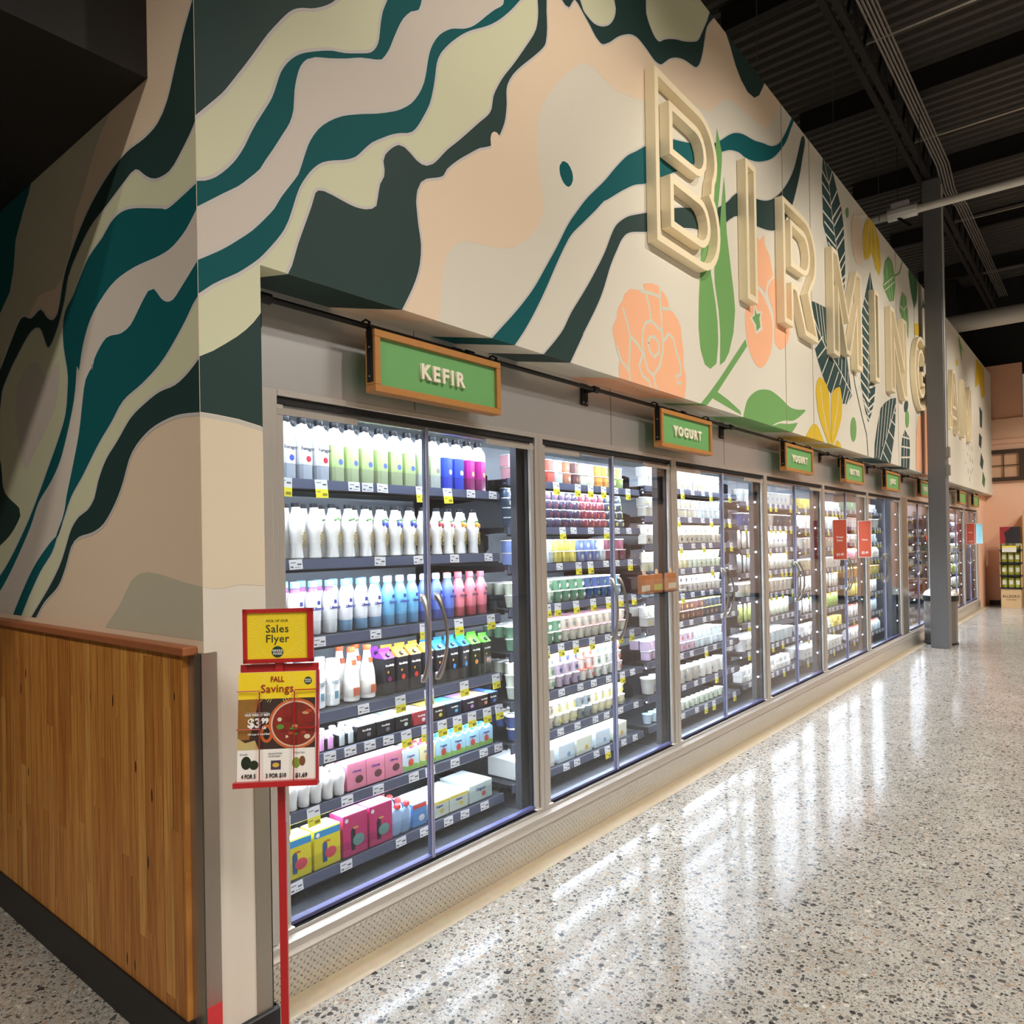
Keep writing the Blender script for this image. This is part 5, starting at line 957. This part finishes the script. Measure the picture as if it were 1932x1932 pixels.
def disc(name,cx,cy,rx,ry,c,z,n=26): return flat(name,[(cx+rx*math.cos(2*PI*k/n),cy+ry*math.sin(2*PI*k/n)) for k in range(n)],c,z)
px_=[(min(p[0],Xb),max(p[1],.0945)) for p in [(.045+.070*math.cos(2*PI*k/30),.158+.067*math.sin(2*PI*k/30)) for k in range(30)]]
flat('orange_pot',px_,mat('#c8602c',.5,name='pot_orange'),z0+.0005)
flat('pot_rim',[(min(.045+.064*math.cos(2*PI*k/30),Xb),max(.158+.061*math.sin(2*PI*k/30),.095)) for k in range(30)],mat('#d9b9a0',.5,name='pot_rim'),z0+.0007)
flat('stew',[(min(.045+.060*math.cos(2*PI*k/30),Xb),max(.158+.057*math.sin(2*PI*k/30),.0955)) for k in range(30)],mat('#a03222',.5,name='stew',var=.7),z0+.0009)
disc('pot_handle',-.030,.135,.017,.024,mat('#c8602c',.5,name='pot_orange'),z0+.0006); disc('handle_hole',-.030,.135,.009,.016,mat('#2a1a14',.5,name='hole'),z0+.0011)
rs=random.Random(4)
for k in range(16):
    cx,cy=.045+rs.uniform(-.045,.042),.158+rs.uniform(-.042,.045)
    if cx>Xb-.012: cx=Xb-.014
    c=['#d9cdb0','#5f8a34','#b8452c','#8a1f18','#c79a6a','#7a1a12'][k%6]; disc('stew_piece',cx,cy,rs.uniform(.004,.011),rs.uniform(.003,.008),mat(c,.5),z0+.0011+.0001*k,10)
b=burst(-.003,.258,.036,.078,(-.060,.055),(.214,.295),44,z0+.0009); fk('sunburst',b)
def ftx(t,s,c,b,x,y,al='CENTER',sp=1,sq=1.0,z=.0022): fk('lettering',me=shift(ft(t,s,c,b,al,sp,sq),(x,y,z0+z)))
RDK=mat('#9a2016',.5,name='fall_red')
ftx('FALL',.020,RDK,.0003,-.003,.277,sq=.85); ftx('Savings',.030,RDK,.0002,-.003,.252,sp=1.02)
disc('round_logo',.078,.271,.0105,.0105,GRE,z0+.0006); ftx('WHOLE',.0060,WHITE,.0001,.078,.2735,sq=.8); ftx('FOODS',.0055,WHITE,.0001,.078,.268,sq=.8)
ftx('OUR WEEKLY BEST',.0090,WHITE,.0003,-.054,.184,sq=.85); ftx('$3',.034,WHITE,.0012,-.062,.162); ftx('99',.019,WHITE,.0010,-.034,.168); ftx('LB',.009,WHITE,.0004,-.036,.150); ftx('93% Lean Ground Beef',.0072,WHITE,.0002,-.050,.134,sq=.85)
flat('rule',[(-.083,.190),(-.025,.190),(-.025,.1907),(-.083,.1907)],WHITE,z0+.0022)
INK2=mat('#2a2a28',.5,name='flyer_ink')
disc('avocado',-.082,.060,.013,.017,mat('#1f2b18',.4,name='avocado'),z0+.0004); disc('avocado',-.062,.054,.012,.012,mat('#26331c',.4,name='avocado2'),z0+.0006)
flat('food_picture',[(-.018,.040),(.008,.040),(.008,.064),(-.018,.064)],mat('#4a3a52',.5,name='pic_bg'),z0+.0004); disc('food_bowl',-.005,.052,.009,.006,mat('#d8b23c',.5,name='bowl'),z0+.0006)
disc('pear',.048,.056,.011,.014,mat('#7f9a3c',.5,name='pear_green'),z0+.0004); disc('pear',.064,.060,.008,.013,mat('#7a4a2c',.5,name='pear_brown'),z0+.0005)
ftx('4 FOR 5',.0150,INK2,.0004,-.075,.025,sq=.72); ftx('3 FOR $10',.0150,INK2,.0004,-.004,.025,sq=.8); ftx('$1.69',.0155,INK2,.0005,.062,.023,sq=.9)
ftx('Avocados',.0052,INK,.0,-.088,.083); ftx('Roasted Chicken',.0052,INK,0,-.006,.083); ftx('Noodle Supper',.0052,INK,0,-.008,.076); ftx('D\'Anjou Pears',.0052,INK,0,.056,.083)
# wire guard in front
def wire(pts): rk('wire',MB().tube(pts,.0016,RED,6),smooth=True)
for s in (-1,1):
    xo,xi=s*.106,s*.044; wire([(xo,.248,0),(xo,.248,.022),(xi-(.004 if s<0 else 0),.248,.024),(xi-(.004 if s<0 else 0),.244,.024),(xi,.012,.028)]); wire([(xo,.148,0),(xo,.148,.024),(xi-(.002 if s<0 else 0),.148,.026)])
# ---------------------------------------------------------------- grey column, conduit, boxes
GREYM=mat('#6b6b6c',.5,name='column_grey',var=.15)
co=empty('steel_column',(-1.82,11.36,0),'square grey steel column standing in front of the coolers','column')
link('shaft',MB().box(-.105,.105,-.125,.125,0,6.3,GREYM,.004).mesh('shaft'),co)
link('conduit',MB().tube([(.118,-.10,2.55),(.118,-.10,6.2)],.009,mat('#d8d6d0',.4,.3,name='conduit_white'),8).mesh('conduit',True),co)
for z in (2.38,2.62): link('electrical_box',MB().box(.106,.156,-.12,-.05,z-.07,z+.07,mat('#9a9890',.4,.6,name='box_grey'),.004).mesh('electrical_box'),co)
# trash can
tc_=empty('trash_can',(-1.885,11.74,0),'round stainless trash can with a black band behind the grey column','trash can')
link('body',MB().lathe([(.205,.03),(.205,.60)],m_brushed('can_steel','#8f8a84',.25,True),32).mesh('body',True),tc_)
link('base_ring',MB().lathe([(.21,.0),(.213,.004),(.213,.03),(.207,.034)],BLACK,32).mesh('base_ring',True),tc_)
link('band',MB().lathe([(.213,.60),(.222,.604),(.222,.675),(.213,.68)],BLACK,32).mesh('band',True),tc_)
link('dome_lid',MB().lathe([(.215,.68),(.19,.73),(.13,.765),(.05,.78),(.001,.782)],mat('#cfc9bd',.3,.5,name='lid_metal'),32).mesh('dome_lid',True),tc_)
# ---------------------------------------------------------------- sale flags and stickers on the cooler doors
ORG=mat('#d2593a',.5,name='sale_orange'); 
def flag(y,text1,text2,price,label,c=ORG,w_=.135,z0=1.285,h_=.40):
    o=empty('sale_flag',(XF+.002,y,z0),label,'sign','sale flags on the cooler doors')
    link('card',MB().box(0,w_,-.001,.001,0,h_,mat('#efe6e0',.5,name='flag_edge')).mesh('card'),o); link('face',MB().box(.006,w_-.006,-.0016,-.001,.006,h_-.006,c).mesh('face'),o)
    B3=(Vector((1,0,0)),Vector((0,0,1)),Vector((0,-1,0)))
    for t,s,z in ((text1,.026,h_*.56),(text2,.026,h_*.48),(price,.038,h_*.13)):
        if t: link('lettering',text_mesh(t,s,.0006,WHITE,.0008,'CENTER',1,B3,.8),o,(w_/2,-.0017,z))
flag(7.66,'Organic','Butter','$4.49','orange sale flag priced $4.49 on the fifth cooler, left one of a pair')
flag(8.60,'','Yogurt','$3.49','orange sale flag priced $3.49, right one of a pair')
flag(16.25,'Organic','','$4.49','orange sale flag on the far coolers past the column',z0=1.34)
flag(16.75,'','','','narrow orange sale flag just right of the far orange one',z0=1.34,w_=.10); flag(17.45,'','','','pale blue sale flag nearest the peach wall',c=mat('#8fd0dc',.5,name='flag_blue'),z0=1.34,w_=.12)
# clear bin with bags on the second cooler
bn=empty('clear_bin',(XG+.02,3.98,1.195),'clear acrylic bin clipped to the second cooler door','bin')
m=MB(); m.box(.001,.10,-.26,.26,0,.003,ACRYL); m.box(.098,.10,-.26,.26,.003,.085,ACRYL); m.box(.001,.003,-.26,.26,.003,.10,ACRYL); m.box(.003,.098,-.26,-.257,.003,.085,ACRYL); m.box(.003,.098,.257,.26,.003,.085,ACRYL); link('tray',m.mesh('tray'),bn)
def bag(c1,c2): 
    b=MB().prism([(-.055,0),(.055,0),(.055,.105),(-.055,.105)],-.022,.0,C(c1)); return Proto('snack_packet',b.mesh('snack_packet'),'packet',[('print',MB().box(.0002,.001,-.05,.05,.01,.045,C(c2)).mesh('print')),('round_tab',MB().lathe([(.018,0),(.018,.002)],C('#d9b894'),16,(-.012,0,.118),ax='x').mesh('round_tab',True))])
b1=bag('#a8683c','#c8bda8'); b2=bag('#a8683c','#a8ac4a')
for i,(y,p,d) in enumerate([(3.80,b1,'orange snack packet with a beige print, leftmost in the clear bin'),(3.95,b2,'orange snack packet with a lime print, in the middle of the clear bin'),(4.13,b1,'orange snack packet with a beige print, right end of the clear bin')]): p.put((XG+.075,y,1.199),d,'packets in the clear bin')
st_=MB().lathe([(.0001,0),(.045,.0006),(.0001,.001)],mat('#d9513c',.4,name='sticker_red'),20,(XG+.0035,0,0),ax='x'); o=link('round_sticker',st_.mesh('round_sticker'),None,(0,12.55,1.48),'round red and white sticker on the door beside the grey column','sticker')
# ---------------------------------------------------------------- coffee display and wooden shelf at the far wall
KRA=mat('#cda878',.6,name='kraft'); 
dsp=empty('coffee_display',(-1.64,18.32,0),'tall kraft cardboard coffee display against the peach wall','display stand')
m=MB().box(-.21,.21,-.17,-.165,0,.42,KRA).box(-.21,-.20,-.17,.17,0,1.32,KRA).box(.20,.21,-.17,.17,0,1.32,KRA).box(-.21,.21,.165,.17,0,1.66,KRA); link('body',m.mesh('body'),dsp)
for z in (.42,.68,.94,1.20): link('shelf',MB().box(-.215,.215,-.185,.165,z-.03,z,BLACK).mesh('shelf'),dsp)
link('header_board',MB().box(-.20,.20,-.172,-.164,1.33,1.67,mat('#2b2426',.5,name='header_dark')).prism([(-.20,1.33),(-.10,1.33),(-.09,1.45),(-.12,1.55),(-.02,1.62),(.02,1.67),(-.20,1.67)],-.175,-.172,mat('#b8323a',.5,name='header_red',var=.6),'y').mesh('header_board'),dsp)
B3=(Vector((1,0,0)),Vector((0,0,1)),Vector((0,-1,0)))
link('lettering',text_mesh('ALLEGRO',.075,.001,INK2,.001,'CENTER',1.1,B3),dsp,(0,-.171,.24)); link('lettering',text_mesh('COFFEE',.036,.001,INK2,.001,'CENTER',1.7,B3),dsp,(0,-.171,.17))
link('lettering',text_mesh('CAFE',.05,.001,WHITE,.001,'CENTER',1.1,B3),dsp,(.05,-.176,1.55)) if False else None
link('price_card',MB().box(-.16,.12,-.20,-.198,1.15,1.27,mat('#ece8da',.5,name='card')).box(-.16,.12,-.2005,-.2,1.25,1.28,YEL).mesh('price_card'),dsp)
cb=MB().lathe([(.05,0),(.06,.01),(.062,.12),(.055,.17),(.05,.19)],C('#b5b23c',.35),12,sx=.9,sy=.55); cbp=Proto('coffee_bag',smart(cb,'coffee_bag'),'coffee bag',[('label',smart(MB().box(-.032,.032,-.042,-.034,.06,.15,C('#e9e6cf')),'label')),('seal',MB().box(-.05,.05,-.008,.008,.188,.205,C('#9a9a30')).mesh('seal'))])
for r,z in enumerate((.42,.68,.94,1.20)):
    for k,x in enumerate((-.118,0,.118)): cbp.put((-1.64+x,18.24,z+.0005),'olive green coffee bag, %s of three on the %s shelf of the coffee display'%(('left','middle','right')[k],('lowest','second lowest','second highest','top')[r]),'coffee bags')
ws=empty('wooden_shelf_unit',(-1.015,18.62,0),'pale wooden shelf unit at the right edge by the peach wall','shelf unit')
PIN=mat('#dcb987',.45,name='pale_pine',var=.2); m=MB()
for x in (-.43,.40): m.box(x,x+.035,-.25,.22,.1,2.0,PIN)
link('side',m.mesh('side'),ws)
for z in (.12,.55,.85,1.15,1.5,1.97): link('shelf',MB().box(-.394,.399,-.25,.22,z,z+.03,PIN).mesh('shelf'),ws)
link('cabinet_door',MB().box(-.394,.399,-.255,-.24,.151,.549,mat('#a9662f',.45,name='door_wood',var=.3)).mesh('cabinet_door'),ws)
link('plinth',MB().box(-.42,.42,-.2,.2,0,.0999,BLACK).mesh('plinth'),ws)
for r,z in enumerate((.881,1.181,1.531)):
    for k in range(4):
        p=cup(['#f0eee8','#8f9a9a','#3f7f58','#c9c5ba'][(k+r)%4],'#d9d3bf','tub'); p.put((-1.31+k*.16,18.5,z),'tub standing on the pale wooden shelf unit, %s from the left on the %s board'%(ordn(k),('lower','middle','upper')[r]),'tubs on the wooden shelf unit',rz=-PI/2)
dsp.scale=(.88,1,1)
# mullioned windows high on the far wall
WD=mat('#3a2618',.45,name='window_dark_wood'); m=MB(); z0,z1=2.66,3.33
x=-2.16
wi=MB(); 
wi.box(-2.16,8,YF-.09,YF-.001,z0,z0+.08,WD).box(-2.16,8,YF-.09,YF-.001,z1-.08,z1,WD)
k=0
while x<7.8:
    wi.box(x,x+.10,YF-.09,YF-.001,z0+.08,z1-.08,WD); wi.box(x+.36,x+.375,YF-.06,YF-.03,z0+.08,z1-.08,WD); wi.box(x+.10,x+.64,YF-.06,YF-.03,(z0+z1)/2-.008,(z0+z1)/2+.008,WD); x+=.64
S('window_1',wi)
S('trim_15',MB().box(-2.16,8,YF-.028,YF-.024,z0+.08,z1-.08,m_glass('window_glass',(.95,.93,.9,1),1.2)))
# ---------------------------------------------------------------- overhead: joists, beam, conduits, struts, pipe, duct
DK=mat('#1f1b18',.6,.2,name='painted_steel'); PIPE=mat('#cfcbc2',.45,.1,name='pipe_white'); CND=mat('#a8a59e',.35,.7,name='conduit_metal')
def joist(x0,x1,y0,y1,z0,z1,label,ax):
    m=MB(); t=.05
    if ax=='y':
        for z in (z0,z1-t): m.box(x0,x0+.06,y0,y1,z,z+t,DK); m.box(x0+.10,x0+.16,y0,y1,z,z+t,DK)
        n=int((y1-y0)/.6)
        for k in range(n):
            a=y0+(y1-y0)*k/n; b=y0+(y1-y0)*(k+1)/n; m.tube([(x0+.08,a,z0+.03),(x0+.08,(a+b)/2,z1-.03),(x0+.08,b,z0+.03)],.02,DK,5)
    else:
        m.box(x0,x1,y0,y0+.10,z0,z0+.03,DK); m.box(x0,x1,y0,y0+.10,z1-.03,z1,DK); m.box(x0,x1,y0+.04,y0+.06,z0+.03,z1-.03,DK)
    link('roof_joist' if ax=='y' else 'roof_purlin',m.mesh('joist'),label=label,cat='roof beam')
joist(-1.98,0,-4,YF,6.30,6.95,'heavy dark roof truss running above the grey column','y')
joist(2.2,0,-4,YF,6.30,6.95,'dark roof truss over the sales floor','y')
PN=['nearest the front pillar','before the white pipe','above the white pipe','behind the white pipe','between the pipe and the duct','above the duct','nearest the peach wall']
for k,y in enumerate((2.4,5.0,7.6,10.2,12.8,15.4,18.0)): joist(-3.2,9,y,0,6.97,7.24,'dark roof purlin crossing the ceiling, '+PN[k],'x')
XC=[-1.80,-1.765,-1.73,-1.695,-1.66]
for k,x in enumerate(XC):
    link('conduit',MB().tube([(x,-4,6.60),(x,11.6,6.60),(x-.06,12.5,6.60),(x-.06,12.7,6.60),(x,13.2,6.60),(x,18.8,6.60)],.0115,CND,6).mesh('conduit',True),label='thin metal conduit, one of the parallel run under the roof deck',cat='conduit',group='parallel conduits')
for k,y in enumerate((3.0,5.78,8.25,10.72,13.9,17.0)):
    link('strut_channel',MB().box(-1.95,3.2,y,y+.035,6.615,6.655,CND).mesh('strut_channel'),label='metal strut crossing above the conduits, %s from the front'%ordn(k),cat='strut',group='conduit struts')
pp=empty('overhead_pipe',(-1,10.0,5.46),'thick white overhead pipe with a frosty valve hung from two wires','pipe')
link('pipe',MB().tube([(-3.0,0,0),(6,0,0)],.047,PIPE,14).mesh('pipe',True),pp)
vx=-.93
link('valve',MB().tube([(vx-.16,0,0),(vx+.16,0,0)],.075,mat('#e3e0dc',.25,name='foil_wrap'),10).box(vx-.13,vx+.08,-.04,.04,.06,.15,mat('#b5b0b6',.3,name='foil_box'),.02).tube([(vx-.05,-.02,-.05),(vx+.1,-.02,-.20)],.02,IRON,6).mesh('valve'),pp)
for x in (vx-.05,vx+.20): link('hanger_wire',MB().tube([(x,0,.05),(x,0,1.5)],.004,DK,5).mesh('hanger_wire'),pp)
dc=link('round_duct',MB().tube([(-3,16,5.48),(8,16,5.48)],.16,mat('#b9b2a8',.5,.1,name='duct_white'),24).mesh('round_duct',True),label='fat round grey white duct crossing near the far wall',cat='duct')
for k,(x,y) in enumerate([(-1.95,5.3),(-1.95,7.2),(-1.95,8.9)]): link('hanger_wire',MB().tube([(x,y,5.0),(x,y,6.3)],.004,mat('#57544f',.5,.5,name='wire_grey'),5).mesh('hanger_wire'),label='thin hanger wire above the top edge of the mural, %s from the front'%ordn(k),cat='wire',group='mural hanger wires')
# light housings
for k,(x,y) in enumerate(PANELS):
    link('pendant_light',MB().box(x-.28,x+.28,y-.83,y+.83,4.945,5.0,WHITE).tube([(x,y-.6,5.0),(x,y-.6,6.9)],.004,DK,4).tube([(x,y+.6,5.0),(x,y+.6,6.9)],.004,DK,4).mesh('pendant_light'),label='white rectangular pendant light panel hanging over the sales floor',cat='light',group='pendant light panels')
tr=link('track_rail',MB().box(.48,.52,1.5,17,4.72,4.75,BLACK).tube([(.5,3,4.75),(.5,3,6.9)],.004,DK,4).tube([(.5,14,4.75),(.5,14,6.9)],.004,DK,4).mesh('track_rail'),label='black lighting track hung parallel to the mural wall',cat='track')
for x,y in TRACK:
    link('track_spotlight',MB().tube([(x,y,4.72),(x+.03,y,4.66),(x+.16,y-.03,4.72)],[.02,.05,.055],BLACK,12).mesh('track_spotlight',True),label='black cylindrical spotlight on the track facing the mural',cat='light',group='track spotlights')
